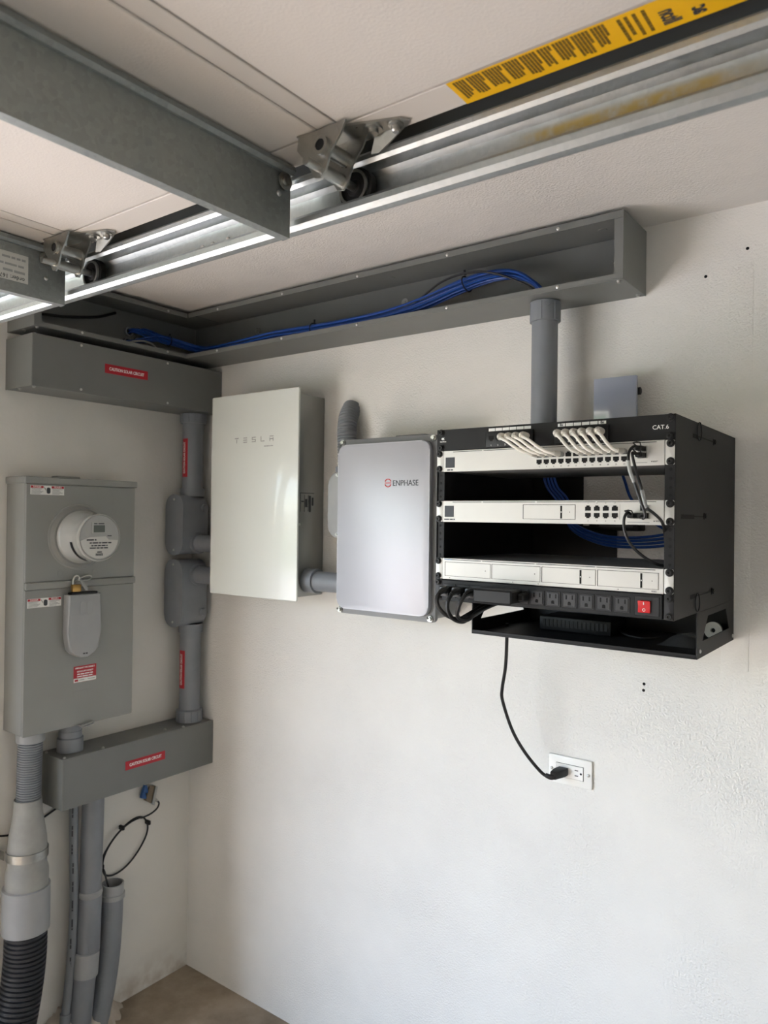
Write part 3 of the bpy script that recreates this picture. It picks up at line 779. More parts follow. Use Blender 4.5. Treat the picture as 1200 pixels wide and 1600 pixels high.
# ------------------------------------------------------------------ wall outlet
ol = thing('wall_outlet', (1.469, -0.004, 0.985), 'white duplex outlet on a sideways cover plate below the rack', 'outlet')
pl = MB().box(1.4125, 1.5265, -0.0065, -0.0002, 0.985, 1.055, 0.0035, 2).build('cover_plate', 'outletwhite', ol)
ins = MB().box(1.4345, 1.5045, -0.0085, -0.0064, 1.0035, 1.0365, 0.0008).build('receptacle', 'outletwhite', ol)
MB().box(1.4337, 1.5053, -0.00665, -0.00645, 1.0027, 1.0373).build('receptacle_gap', 'darkgrey', ol)
for cx in (1.450, 1.489):
    for dz, h in ((0.0065, 0.0022), (-0.0065, 0.0022)):
        MB().box(cx-0.006, cx+0.003, -0.0087, -0.0084, 1.020+dz-h/2, 1.020+dz+h/2).build('slot', 'hole', ins)
    MB().lathe((cx+0.010, -0.0084, 1.020), (0, -1, 0), [(0.0028, 0), (0.0028, 0.0003), (0, 0.0003)], 12).build('ground_slot', 'hole', ins)
for x in (1.4215, 1.5175): place('plate_screw', 'panscrew', (x, -0.0062, 1.020), (0, -1, 0), pl)

pc = thing('power_cord', (1.449, -0.03, 1.0), 'black power cord hanging from the rack tray to the wall outlet', 'power cord')
MB().tube(spline([(1.374, -0.165, 1.396), (1.371, -0.16, 1.363), (1.353, -0.13, 1.287), (1.334, -0.11, 1.226), (1.330, -0.10, 1.192), (1.347, -0.08, 1.118), (1.375, -0.065, 1.064), (1.412, -0.052, 1.020), (1.432, -0.048, 1.009)], 8), 0.0042, 10).build('cord', 'blackrubber', pc)
MB().tube(spline([(1.424, -0.048, 1.0125), (1.436, -0.046, 1.010), (1.444, -0.040, 1.0125)], 6), lambda t: 0.0055+0.003*t, 10).build('strain_relief', 'blackrubber', pc)
MB().prism([(1.437, -0.050, 1.006), (1.449, -0.046, 1.004), (1.466, -0.020, 1.0095), (1.466, -0.0088, 1.0095), (1.442, -0.0088, 1.0095), (1.436, -0.030, 1.008)], (0, 0, 0.020), 0.003).build('plug', 'blackrubber', pc)

# ------------------------------------------------------------------ network rack
RX, RF, RZ = 1.3586, -0.4588, 1.8305
RW, U = 0.4826, 0.04445
RB = RZ-8*U
rk = thing('network_rack', (RX+RW/2, -0.23, 1.387), 'black open-front wall-mounted network rack full of silver devices', 'network rack')
def rp(u, v, dy=0.0): return V((RX+u/1000.0, RF+dy, RZ-v/1000.0))
for s in (0, 1):
    xa = RX-0.0005 if s == 0 else RX+RW-0.0015
    xb = xa+0.002
    sd = MB()
    # upper side sheet plus lower tray side with its trapezoid opening
    sd.box(xa, xb, RF, -0.001, RB, RZ, 0.0004)
    sp = sd.build('side_panel', 'black', rk)
    lo = MB()
    ya, yb = -0.306, -0.001; za, zb = 1.387, RB-0.0005
    o1, o2, o3, o4 = (-0.268, 1.417), (-0.226, 1.462), (-0.077, 1.462), (-0.045, 1.417)
    def q(pts): lo.prism([(xa, y, z) for y, z in pts], (xb-xa, 0, 0))
    q([(ya, za), (yb, za), (yb, o1[1]), (ya, o1[1])])
    q([(ya, o1[1]), o1, o2, (o2[0], zb), (ya, zb)])
    q([o4, (yb, o4[1]), (yb, zb), (o3[0], zb), o3])
    q([o2, o3, (o3[0], zb), (o2[0], zb)])
    lo.build('tray_side', 'black', rk)
    out = 1 if s else -1
    xo = xb if s else xa
    for (ya_, yb_, z) in ((-0.348, -0.315, 1.803), (-0.419, -0.335, 1.654), (-0.356, -0.322, 1.508)):
        MB().box(xo-0.0003 if s else xo-0.0006, xo+0.0006 if s else xo+0.0003, ya_, yb_, z-0.004, z+0.004).build('slot', 'hole', sp)
    for (ya_, yb_, z) in ((-0.315, -0.20, 1.8045), (-0.335, -0.27, 1.655), (-0.322, -0.205, 1.5075)):
        MB().box(xo-0.0003 if s else xo-0.0006, xo+0.0006 if s else xo+0.0003, ya_, yb_, z-0.0010, z+0.0010).build('slit', 'hole', sp)
    for y, z in ((-0.193, 1.8045), (-0.262, 1.656), (-0.198, 1.5073)):
        place('side_screw', 'rackscrew', (xo, y, z), (out, 0, 0), sp)
    for y in (-0.285, -0.012): place('tray_screw', 'panscrew', (xo, y, 1.400 if y < -0.2 else 1.397), (out, 0, 0), sp)
    if s:
        for y, z in ((-0.318, 1.813), (-0.321, 1.496)):
            pts = [(xo+0.004+0.002*math.cos(2*PI*k/20), y+0.007*math.cos(2*PI*k/20), z+0.017*math.sin(2*PI*k/20)) for k in range(21)]
            MB().tube(pts, 0.0011, 6, cap=False).build('zip_tie', 'blackplastic', sp)
    # 19 inch rail
    x0, x1 = (RX+0.0016, RX+0.0172) if s == 0 else (RX+RW-0.0172, RX+RW-0.0016)
    rl = MB().box(x0, x1, RF+0.0025, RF+0.0045, RB, RZ).build('mounting_rail', 'black', rk)
    xi = x1 if s == 0 else x0
    MB().box(xi-0.001, xi+0.001, RF+0.0046, RF+0.028, RB, RZ).build('rail_flange', 'black', rl)
    for k in range(8):
        for f in (0.1429, 0.5, 0.8571):
            vv = (k+f)*U*1000
            uu = 8 if s == 0 else 474.6
            if 92 < vv < 147 or 194 < vv < 265:
                place('mounting_hole', 'railhole', rp(uu, vv, 0.0025), (0, -1, 0), rl)
MB().box(RX+0.0016, RX+RW-0.0016, RF+0.012, RF+0.022, RZ-0.0025, RZ-0.0003).build('top_crossbar', 'black', rk)
MB().box(RX+0.0016, RX+RW-0.0016, -0.022, -0.001, RZ-0.0225, RZ-0.0003).build('rear_crossbar', 'black', rk)
MB().box(RX+0.0016, RX+0.137, -0.004, -0.001, 1.42, RZ-0.023).build('back_plate', 'black', rk)
MB().box(RX+0.1372, RX+0.222, -0.004, -0.001, 1.42, 1.632).build('back_plate', 'black', rk)
tr = MB().box(RX+0.0018, RX+RW-0.0018, -0.306, -0.001, 1.387, 1.389).build('tray', 'black', rk)
MB().box(RX+0.0018, RX+RW-0.0018, -0.0085, -0.0045, 1.3892, 1.540).build('back_plate', 'black', rk)
MB().box(RX+0.0018, RX+RW-0.0018, -0.306, -0.304, 1.3892, 1.396, 0.0005).build('tray_lip', 'black', tr)

# patch panel
pp = thing('patch_panel', rp(241, 44, 0.0), 'black CAT.6 patch panel in the top slot of the rack', 'patch panel')
fp = MB().box(RX+0.0003, RX+RW-0.0003, RF, RF+0.002, RZ-0.0440, RZ-0.0003, 0.0006).build('face_plate', 'black', pp)
MB().box(RX+0.10, RX+0.38, RF+0.0022, RF+0.045, RZ-0.040, RZ-0.004).build('rear_block', 'blackplastic', pp)
PPL = [129, 144.5, 160, 175.5, 191, 206.5]; PPR = [276, 291.7, 307.4, 323.1, 338.8, 354.5]
for (u0, u1, ports) in ((117, 219, PPL), (263, 367, PPR)):
    bl = MB().prism([(RX+u0/1000, RF-0.0003, RZ-0.042), (RX+u1/1000, RF-0.0003, RZ-0.042), (RX+u1/1000, RF-0.0003, RZ-0.0115), (RX+u0/1000, RF-0.0003, RZ-0.0115)], (0, -0.003, 0), 0.0008).build('port_block', 'blackplastic', pp)
    for i, u in enumerate(ports):
        MB().box(RX+(u-7)/1000, RX+(u+7)/1000, RF-0.0008, RF-0.0001, RZ-0.0098, RZ-0.0042).build('name_tag', 'labelwhite', pp)
        if i < 6:
            MB().prism([(RX+(u+a)/1000, RF-0.0034, RZ-v/1000) for a, v in ((-5.6, 19), (5.6, 19), (5.6, 27), (3, 27), (3, 30), (-3, 30), (-3, 27), (-5.6, 27))], (0, -0.0003, 0)).build('jack', 'hole', bl)
        text(str(i+1 if u0 < 200 else i+7), 0.0048, 'white', rp(u, 38.5, -0.0036), (1, 0, 0), (0, 0, 1), bl, 'port_number')
text('Ex', 0.006, 'print', rp(276, 7.0, -0.0010), (1, 0, 0), (0, 0, 1), pp, 'tag_print', bold=0.0003)
text('Ex', 0.006, 'print', rp(354.5, 7.0, -0.0010), (1, 0, 0), (0, 0, 1), pp, 'tag_print', bold=0.0003)
text('CAT.6', 0.0105, 'white', rp(458, 22.5, -0.0004), (1, 0, 0), (0, 0, 1), pp, 'lettering')
text('4K', 0.0065, 'white', rp(14, 19.5, -0.0004), (1, 0, 0), (0, 0, 1), pp, 'lettering', bold=0.0002)
text('Interfaces', 0.0048, 'white', rp(14.5, 25, -0.0004), (1, 0, 0), (0, 0, 1), pp, 'lettering', sx=0.8)
for u in (10, 474.6):
    for v in (6.35, 38.1): place('mounting_screw', 'rackscrew', rp(u, v, 0.0), (0, -1, 0), pp)

def ears(parent, v0, h=43.6, m='silver'):
    for u0, u1, us in ((0.2, 16.2, 6.5), (466.2, 482.2, 475.5)):
        e = MB().prism([(RX+a/1000, RF+0.002, RZ-(v0+b_)/1000) for a, b_ in rounded((u0+u1)/2, h/2, u1-u0, h-0.8, 2.2, 4)], (0, -0.0022, 0), 0.0004).build('mounting_ear', m, parent)
        for v in (6.35, 37.4): place('mounting_screw', 'rackscrew', rp(us, v0+v, -0.0002), (0, -1, 0), e)
def silver_device(name, label, cat, v0, depth):
    t = thing(name, rp(241, v0+44, 0.1), label, cat)
    MB().box(RX+0.0200, RX+RW-0.0200, RF+0.0008, RF+depth, RZ-(v0+43.4)/1000, RZ-(v0+0.6)/1000, 0.0006).build('chassis', 'chassis', t)
    fc = MB().box(RX+0.0168, RX+RW-0.0168, RF-0.0015, RF+0.0006, RZ-(v0+43.8)/1000, RZ-(v0+0.2)/1000, 0.0008).build('front_face', 'silver', t)
    for u0, u1 in ((40, 108), (111, 225), (228, 344), (347, 452)):
        MB().box(RX+u0/1000, RX+u1/1000, RF-0.0018, RF-0.0012, RZ-(v0+3.6)/1000, RZ-(v0+2.5)/1000).build('vent_slot', 'hole', fc)
    ears(t, v0)
    return t, fc
def fbox(u0, u1, v0, v1, d0, d1, name, m, parent, bev=0.0):
    return MB().box(RX+u0/1000, RX+u1/1000, RF-d1, RF-d0, RZ-v1/1000, RZ-v0/1000, bev).build(name, m, parent)
def jack(u, v, parent, flip=1):
    # one RJ45 opening: dark cavity with its notch
    s = flip
    MB().prism([(RX+(u+a)/1000, RF-0.0024, RZ-(v+s*b_)/1000) for a, b_ in ((-5.4, -4.6), (5.4, -4.6), (5.4, 2.6), (3, 2.6), (3, 4.8), (-3, 4.8), (-3, 2.6), (-5.4, 2.6))], (0, -0.0002, 0)).build('jack', 'hole', parent)

# switch
V1 = U*1000
sw, fc = silver_device('network_switch', 'silver network switch just below the patch panel, white cables plugged in', 'network switch', V1, 0.285)
fbox(22, 44, V1+14, V1+35.5, 0.0014, 0.0022, 'display', 'screen', fc, 0.0004)
scribble(6, 0.0042, 'print', rp(33, V1+40, -0.0015), (1, 0, 0), (0, 0, 1), fc, 'small_print', 3)
PORTS = [232.4+14.65*k for k in range(6)]+[322.4+14.65*k for k in range(6)]
for g0, g1 in ((225, 313), (315, 403)):
    fbox(g0, g1, V1+11.5, V1+37.0, 0.0014, 0.0022, 'port_bank', 'silver', fc, 0.0003)
for i, u in enumerate(PORTS):
    jack(u, V1+17.5, fc, -1); jack(u, V1+30.5, fc, 1)
    text('%d' % (2*i+2), 0.0034, 'print', rp(u, V1+39.6, -0.0016), (1, 0, 0), (0, 0, 1), fc, 'port_number')
for v in (V1+9, V1+20.5):
    fbox(419, 436, v, v+10.5, 0.0014, 0.0034, 'sfp_cage', 'zinc', fc, 0.0003); fbox(420.5, 434.5, v+1.2, v+9.3, 0.0034, 0.0036, 'sfp_opening', 'hole', fc)
fbox(415, 436, V1+37.5, V1+39, 0.0014, 0.0018, 'status_bar', 'printgrey', fc)
text('RESET', 0.0034, 'print', rp(450, V1+37, -0.0016), (1, 0, 0), (0, 0, 1), fc, 'lettering')
fbox(443, 444.6, V1+36, V1+37.6, 0.0014, 0.0018, 'reset_hole', 'hole', fc)

# gateway
V2 = 3.3333*U*1000
gw, fc = silver_device('network_gateway', 'silver gateway with one drive bay and eight ports in mid rack', 'network gateway', V2, 0.285)
fbox(21, 43, V2+10.5, V2+33.5, 0.0014, 0.0022, 'display', 'screen', fc, 0.0004)
scribble(13, 0.0036, 'print', rp(33, V2+38.3, -0.0015), (1, 0, 0), (0, 0, 1), fc, 'small_print', 5)
def bay(u0, u1, v0, v1, parent, latch=None, dot=True):
    fbox(u0, u1, v0, v1, 0.0013, 0.0016, 'bay_gap', 'hole', parent)
    d = fbox(u0+1.4, u1-0.5, v0+0.6, v1-0.6, 0.0015, 0.0022, 'drive_tray', 'silver', parent, 0.0003)
    if latch:
        fbox(latch-1.8, latch+1.8, v0+2.2, v1-1.8, 0.0021, 0.0024, 'latch_gap', 'hole', d)
        fbox(latch+2.5, u1-1.2, v0+1.6, v1-1.6, 0.0021, 0.0026, 'latch', 'silver', d, 0.0002)
        fbox(latch-0.9, latch+0.9, (v0+v1)/2-1.2, (v0+v1)/2+1.2, 0.0023, 0.0028, 'latch_pin', 'silver', d)
    if dot: fbox(u1-12, u1-10.6, (v0+v1)/2-0.7, (v0+v1)/2+0.7, 0.0021, 0.0028, 'status_dot', 'hole', d)
bay(199, 306, V2+8, V2+36, fc, 278)
fbox(321.5, 388.5, V2+7.5, V2+35.5, 0.0014, 0.0021, 'port_bank', 'silver', fc, 0.0003)
for k in range(4):
    u = 330+16.6*k
    jack(u, V2+14.5, fc, -1); jack(u, V2+28, fc, 1)
    for v in (V2+5.6, V2+37.6): text('%d' % (2*k+(1 if v < V2+20 else 2)), 0.0034, 'print', rp(u, v, -0.0016), (1, 0, 0), (0, 0, 1), fc, 'port_number')
for u0, u1, v in ((424, 441, V2+8.5), (424, 441, V2+22), (406.5, 422.5, V2+22)):
    fbox(u0, u1, v, v+11.5, 0.0014, 0.0034, 'sfp_cage', 'zinc', fc, 0.0003); fbox(u0+1.3, u1-1.3, v+1.2, v+10.3, 0.0034, 0.0036, 'sfp_opening', 'hole', fc)
fbox(402, 441, V2+38.5, V2+40, 0.0014, 0.0018, 'status_bar', 'printgrey', fc)
fbox(448, 449.8, V2+36, V2+37.8, 0.0014, 0.0018, 'reset_hole', 'hole', fc)
text('RESET', 0.0034, 'print', rp(456, V2+37, -0.0016), (1, 0, 0), (0, 0, 1), fc, 'lettering')

# recorder
V3 = 6*U*1000
nv, fc = silver_device('video_recorder', 'silver video recorder with four drive bays above the power strip', 'video recorder', V3, 0.32)
fbox(22, 40, V3+2.3, V3+3.8, 0.0014, 0.0019, 'status_light_bar', 'bluelever', fc)
for u0, u1, la in ((23, 130, None), (132, 237, None), (239.5, 346, 317), (348.5, 458, 428)):
    bay(u0, u1, V3+7.6, V3+37, fc, la)
for u in (34, 178, 232, 386): fbox(u, u+2, V3+40, V3+41.2, 0.0014, 0.0018, 'tiny_mark', 'print', fc)
text('RESET', 0.0034, 'print', rp(450, V3+40.3, -0.0016), (1, 0, 0), (0, 0, 1), fc, 'lettering')

# power strip
V4 = 7*U*1000
pd = thing('power_strip', rp(241, V4+44, 0.03), 'black rack power strip with a red switch below the silver recorder', 'power strip')
bd = MB().box(RX+0.0180, RX+RW-0.0180, RF-0.0035, RF+0.045, RZ-(V4+43.8)/1000, RZ-(V4+0.8)/1000, 0.001).build('housing', 'black', pd)
ears(pd, V4, 43.4, 'darkgrey')
for u in (10, 474):
    for v in (5, 38): fbox(u-5, u+5, V4+v-2.4, V4+v+2.4, 0.0003, 0.0006, 'ear_slot', 'hole', pd)
OUT = [395-32.6*k for k in range(12)]
for u in OUT:
    o = fbox(u-14.5, u+14.5, V4+8, V4+37, 0.0034, 0.0046, 'socket', 'darkgrey', pd, 0.0008)
    i_ = fbox(u-11.5, u+11.5, V4+10.5, V4+34, 0.0046, 0.0056, 'socket_face', 'socketface', o, 0.0006)
    fbox(u-7.2, u-4.6, V4+13, V4+21, 0.0055, 0.0058, 'slot', 'hole', o)
    fbox(u+4.6, u+7.2, V4+13, V4+21, 0.0055, 0.0058, 'slot', 'hole', o)
    MB().prism([(RX+(u+a)/1000, RF-0.0055, RZ-(V4+v)/1000) for a, v in ((-3, 31.5), (3, 31.5), (3, 27), (1.5, 25), (-1.5, 25), (-3, 27))], (0, -0.0003, 0)).build('ground_slot', 'hole', o)
fbox(417, 460, V4+5, V4+39, 0.0034, 0.0042, 'switch_plate', 'darkgrey', pd, 0.0008)
rs_ = MB().prism([(RX+0.4240, RF-0.0042, RZ-(V4+12)/1000), (RX+0.4240, RF-0.0095, RZ-(V4+12.8)/1000), (RX+0.4240, RF-0.0058, RZ-(V4+22.5)/1000), (RX+0.4240, RF-0.0080, RZ-(V4+33.2)/1000), (RX+0.4240, RF-0.0042, RZ-(V4+34)/1000)], (0.021, 0, 0), 0.0006).build('rocker_switch', 'redswitch', pd)
fbox(433.8, 434.9, V4+14.5, V4+19.5, 0.0062, 0.0090, 'on_mark', 'white', rs_)
MB().lathe(rp(434.4, V4+28.5, -0.0068), (0, -1, 0.1), [(0.0019, 0), (0.0026, 0), (0.0026, 0.0006), (0.0019, 0.0006), (0.0019, 0)], 16, cap=False).build('off_mark', 'white', rs_)

# plug-in adapter and three plugs on the strip
ad = thing('power_adapter', rp(154, V4+40, -0.04), 'blocky black power adapter plugged into the rack power strip', 'power adapter')
fbox(119, 202, V4+9, V4+36, 0.0062, 0.052, 'case', 'blackplastic', ad, 0.003)
fbox(203, 216, V4+15, V4+30, 0.0062, 0.030, 'plug_shoulder', 'blackplastic', ad, 0.003)
ORD = ('leftmost', 'middle', 'rightmost')
for k, (u, drop, du) in enumerate(((40, 62, 0), (69, 70, 5), (100, 72, -6))):
    t = thing('power_cord', rp(u, V4+50, -0.04), '%s of the three black power cords looping from the strip' % ORD[k], 'power cord', 'power cords on the rack strip')
    MB().prism([tuple(rp(u+a, V4+v, -0.0062)) for a, v in ((-11, 12), (11, 12), (11, 31), (-11, 31))], (-0.004, -0.020, -0.001), 0.003).build('plug', 'blackrubber', t)
    MB().tube(spline([rp(u-1, V4+20, -0.024), rp(u-2, V4+21, -0.034), rp(u-4, V4+25, -0.043)], 6), lambda q: 0.0085-0.0040*q, 10).build('strain_relief', 'blackrubber', t)
    if k == 0: path = [rp(u-4, V4+25, -0.043), rp(36, V4+36, -0.051), rp(38, V4+52, -0.047), rp(50, V4+68, -0.038), rp(70, V4+76, -0.024), rp(84, V4+66, -0.004), rp(96, V4+50, 0.040), rp(108, V4+46, 0.080), rp(120, V4+60, 0.22)]
    if k == 1: path = [rp(u-4, V4+25, -0.043), rp(63, V4+40, -0.053), rp(62, V4+58, -0.050), rp(68, V4+74, -0.040), rp(82, V4+80, -0.026), rp(92, V4+70, -0.006), rp(104, V4+54, 0.040), rp(116, V4+48, 0.090), rp(128, V4+62, 0.22)]
    if k == 2: path = [rp(u-4, V4+25, -0.043), rp(90, V4+40, -0.051), rp(81, V4+58, -0.046), rp(79, V4+72, -0.036), rp(90, V4+76, -0.020), rp(100, V4+62, 0.000), rp(110, V4+50, 0.044), rp(122, V4+46, 0.092), rp(136, V4+62, 0.22)]
    MB().tube(spline(path, 7), 0.0042, 9).build('cord', 'blackrubber', t)

# white patch cables from the panel down to the switch
names4 = ('leftmost', 'second from left', 'third from left', 'rightmost')
names6 = ('leftmost', 'second from left', 'third from left', 'third from right', 'second from right', 'rightmost')
def patch_cable(u0, u1, label, grp):
    t = thing('patch_cable', rp((u0+u1)/2, 70, -0.03), label, 'patch cable', grp)
    MB().tube(spline([rp(u0, 24, -0.0038), rp(u0, 23.4, -0.012), rp(u0, 23, -0.022), rp(u0+2, 25, -0.030), rp(u0+6, 29, -0.036)], 5), lambda q: 0.0066-0.0028*max(0, q-0.35), 12).build('panel_boot', 'whitecable', t)
    a = rp(u0+4, 27.5, -0.034); e = rp(u1-3, V1+17.0, -0.034)
    d = e-a
    MB().tube(spline([rp(u0, 23, -0.022), a, a+d*0.25+V((0, -0.004, 0.001)), a+d*0.55+V((0, -0.006, -0.002)), a+d*0.82+V((0, -0.003, -0.003)), e, rp(u1, V1+17.3, -0.024)], 6), 0.0031, 10).build('cord', 'whitecable', t)
    MB().tube(spline([rp(u1-2.5, V1+17.2, -0.033), rp(u1-1, V1+17.5, -0.026), rp(u1, V1+17.5, -0.016)], 4), lambda q: 0.0042+0.0016*q, 10).build('switch_boot', 'whitecable', t)
    fbox(u1-5.2, u1+5.2, V1+13.2, V1+21.2, 0.0028, 0.0158, 'plug', 'clear', t, 0.0008)
for k in range(4): patch_cable(PPL[k+2], PORTS[k], '%s of the four white patch cables on the left side' % names4[k], 'four white patch cables')
for k in range(6): patch_cable(PPR[k], PORTS[k+6], '%s of the six white patch cables beside the CAT.6 lettering' % names6[k], 'six white patch cables')

# black direct-attach cables
def dac(label, head, path, sleeve=None, r=0.0026, tail=None):
    t = thing('attach_cable', head, label, 'network cable')
    h = V(head)
    MB().box(h.x-0.0062, h.x+0.0062, h.y-0.020, h.y, h.z-0.0042, h.z+0.0042, 0.0015).build('connector', 'blackplastic', t)
    MB().tube([h+V((-0.004, -0.019, 0.004)), h+V((-0.006, -0.030, 0.008)), h+V((0.002, -0.036, 0.009)), h+V((0.006, -0.030, 0.008)), h+V((0.004, -0.019, 0.004))], 0.0012, 6).build('pull_tab', 'blackplastic', t)
    P = spline(path, 8)
    MB().tube(P, r, 9).build('cord', 'blackrubber', t)
    if sleeve:
        MB().tube(P[sleeve[0]:sleeve[1]], r+0.0006, 9).build('printed_sleeve', 'printgrey', t)
    if tail is not None:
        q = V(tail)
        MB().box(q.x-0.0062, q.x+0.0062, q.y-0.020, q.y, q.z-0.0042, q.z+0.0042, 0.0015).build('connector', 'blackplastic', t)
dac('black attach cable with grey sleeve high up, leaving the upper switch cage', rp(427.5, V1+14.2, -0.0038),
    [(1.7885, -0.479, 1.7730), (1.7812, -0.492, 1.7734), (1.7759, -0.499, 1.7642), (1.7759, -0.502, 1.7508), (1.7783, -0.502, 1.7320), (1.7870, -0.501, 1.7078), (1.7967, -0.5, 1.6794), (1.8019, -0.499, 1.6642), (1.8035, -0.497, 1.6544), (1.7986, -0.492, 1.6500), (1.7908, -0.479, 1.6540)], (25, 40), tail=rp(432, V2+27.7, -0.0038))
dac('black attach cable with grey sleeve low down, leaving the lower switch cage', rp(427.5, V1+25.7, -0.0038),
    [(1.7885, -0.479, 1.7600), (1.7835, -0.490, 1.7613), (1.7795, -0.493, 1.7625), (1.7805, -0.493, 1.7533), (1.7867, -0.493, 1.7300), (1.7943, -0.492, 1.7047), (1.7993, -0.490, 1.6828), (1.8028, -0.487, 1.6687), (1.8139, -0.480, 1.6579), (1.8239, -0.472, 1.6450), (1.8234, -0.455, 1.6284), (1.8160, -0.42, 1.6052)], (42, 57))
dac('black cable looping from the gateway down to the right rack rail', rp(414.5, V2+27.7, -0.0038),
    [(1.7740, -0.479, 1.6560), (1.7706, -0.490, 1.6597), (1.7668, -0.495, 1.6475), (1.7678, -0.494, 1.6276), (1.7756, -0.487, 1.6055), (1.7915, -0.474, 1.5858), (1.8098, -0.455, 1.5714), (1.8171, -0.42, 1.5660)])

# ------------------------------------------------------------------ blue network cables
BG = 'blue network cables in the wireways'
NB = 12
for k in range(NB):
    a = 2*PI*k/NB
    rr = 0.0125 if k % 3 else 0.005
    def j(s): return (random.random()-0.5)*s
    oy, oz = rr*math.cos(a), rr*math.sin(a)
    src = ((-0.285, 2.262), (-0.290, 2.226), (-0.25, 2.270), (-0.25, 2.236))[k % 4]
    spread = (k-NB/2)/NB
    path = [(0.010, src[0]+oy*0.4, src[1]+oz*0.4), (0.035, src[0]+0.01+oy*0.5, src[1]+oz*0.5), (0.070, -0.205+oy, 2.246+oz), (0.085, -0.150+oy, 2.240+oz),
            (0.150, -0.098+oy*1.2, 2.218+oz*0.9), (0.246, -0.108+oy*1.6, 2.2035+oz*0.9), (0.40, -0.119+oy*2.0, 2.2035+oz*0.9),
            (0.55, -0.121+oy*1.9+j(.006), 2.2070+oz*0.9+j(.004)), (0.70, -0.122+oy*1.2, 2.205+oz*1.0), (0.86, -0.122+oy*1.6, 2.204+oz*0.9), (0.98, -0.116+oy*1.8, 2.208+oz*1.1),
            (1.08, -0.100+oy*1.4, 2.229+oz*1.2+j(.004)), (1.19, -0.090+oy*1.2, 2.257+oz*1.2), (1.28, -0.080+oy*1.3, 2.270+oz*1.2+spread*0.012), (1.35, -0.082+oy*1.4, 2.258+oz+spread*0.014), (1.400, -0.085+oy*1.1, 2.226+oz*0.4), (1.424+oz*0.8, -0.085+oy, 2.190), (1.427+oz*0.7, -0.085+oy, 2.181)]
    tag(MB().tube(spline(path, 6), 0.0031, 7).build('network_cable', 'blue'), 'one of the blue network cables bundled along the open ceiling wireway', 'network cable', BG)
bw = MB().tube(spline([(0.98, -0.062, 2.200), (1.029, -0.085, 2.228), (1.081, -0.094, 2.255), (1.142, -0.098, 2.279), (1.221, -0.104, 2.284), (1.296, -0.108, 2.267), (1.369, -0.100, 2.232), (1.415, -0.092, 2.200), (1.426, -0.088, 2.182)], 7), 0.0029, 8).build('network_cable', 'blackrubber')
tag(bw, 'single black cable arching over the blue bundle in the wireway', 'network cable')
bl_ = MB().tube(spline([(0.012, -0.66, 2.243), (0.030, -0.603, 2.247), (0.030, -0.525, 2.256), (0.022, -0.416, 2.280), (0.012, -0.34, 2.312)], 7), 0.0045, 8).build('network_cable', 'blackrubber')
tag(bl_, 'black cable along the back of the dark corner wireway', 'network cable')
gl_ = MB().tube(spline([(0.060, -0.37, 2.186), (0.085, -0.33, 2.208), (0.095, -0.285, 2.218), (0.100, -0.25, 2.208), (0.100, -0.235, 2.184)], 7), 0.0035, 8).build('network_cable', 'printgrey')
tag(gl_, 'short grey cable arching below the blue bundle in the corner wireway', 'network cable')
def zip_tie(label, c, d, r, tailv):
    t = thing('cable_tie', c, label, 'cable tie')
    a, b2 = frame(V(d)); c = V(c)
    pts = [c+a*(r*math.cos(2*PI*k/24))+b2*(r*0.85*math.sin(2*PI*k/24)) for k in range(25)]
    MB().tube(pts, 0.0018, 6, cap=False).build('strap', 'blackplastic', t)
    MB().tube([c+V(tailv)*0.6, c+V(tailv)], 0.0028, 6).build('tie_head', 'blackplastic', t)
zip_tie('black cable tie round the blue bundle near the arching black cable', (1.205, -0.088, 2.261), (1, 0, 0.22), 0.024, (0, -0.012, 0.034))
zip_tie('black cable tie round the flat middle of the blue bundle', (0.70, -0.122, 2.206), (1, 0, 0), 0.021, (0.004, -0.004, 0.028))
zip_tie('black cable tie round the blue cables in the dark corner', (0.078, -0.175, 2.243), (0.2, 1, 0), 0.020, (0.004, 0, 0.024))
# inside the rack
for k in range(4):
    path = [(1.424+k*0.006, -0.085, 1.83), (1.428+k*0.008, -0.09, 1.77), (1.440+k*0.009, -0.095, 1.725), (1.470+k*0.009, -0.10, 1.69), (1.510, -0.105-k*0.004, 1.640-k*0.004), (1.58, -0.11-k*0.004, 1.612-k*0.006), (1.66, -0.11-k*0.004, 1.608-k*0.007), (1.74, -0.105, 1.620-k*0.008), (1.80, -0.09, 1.64-k*0.005), (1.825, -0.06-k*0.004, 1.70), (1.815, -0.05, 1.76), (1.76-k*0.02, -0.05, 1.80)]
    tag(MB().tube(spline(path, 7), 0.0032, 7).build('network_cable', 'blue'), 'blue network cable sweeping across behind the gateway inside the rack', 'network cable', 'blue cables behind the gateway')
tag(MB().tube(spline([(1.60, -0.06, 1.80), (1.622, -0.10, 1.765), (1.632, -0.10, 1.735), (1.650, -0.10, 1.69), (1.70, -0.10, 1.640), (1.78, -0.09, 1.60)], 7), 0.0032, 7).build('network_cable', 'blue'), 'lone blue cable hanging in the gap under the switch', 'network cable')
tag(MB().tube(spline([(1.52, -0.14, 1.822), (1.60, -0.19, 1.833), (1.70, -0.20, 1.8385), (1.78, -0.16, 1.835), (1.815, -0.10, 1.815), (1.82, -0.08, 1.77)], 7), 0.0032, 7).build('network_cable', 'blue'), 'blue cable lying over the open top of the rack', 'network cable')

ab = thing('power_injector', (1.60, -0.04, 1.604), 'black injector block hanging behind the gateway above the blue cables', 'power adapter')
MB().box(1.535, 1.655, -0.066, -0.022, 1.622, 1.662, 0.003, 2).build('case', 'blackplastic', ab)
MB().box(1.560, 1.640, -0.0664, -0.0659, 1.630, 1.640).build('rating_label', 'socketface', ab)
MB().box(1.545, 1.558, -0.050, -0.001, 1.630, 1.650).build('bracket', 'black', ab)
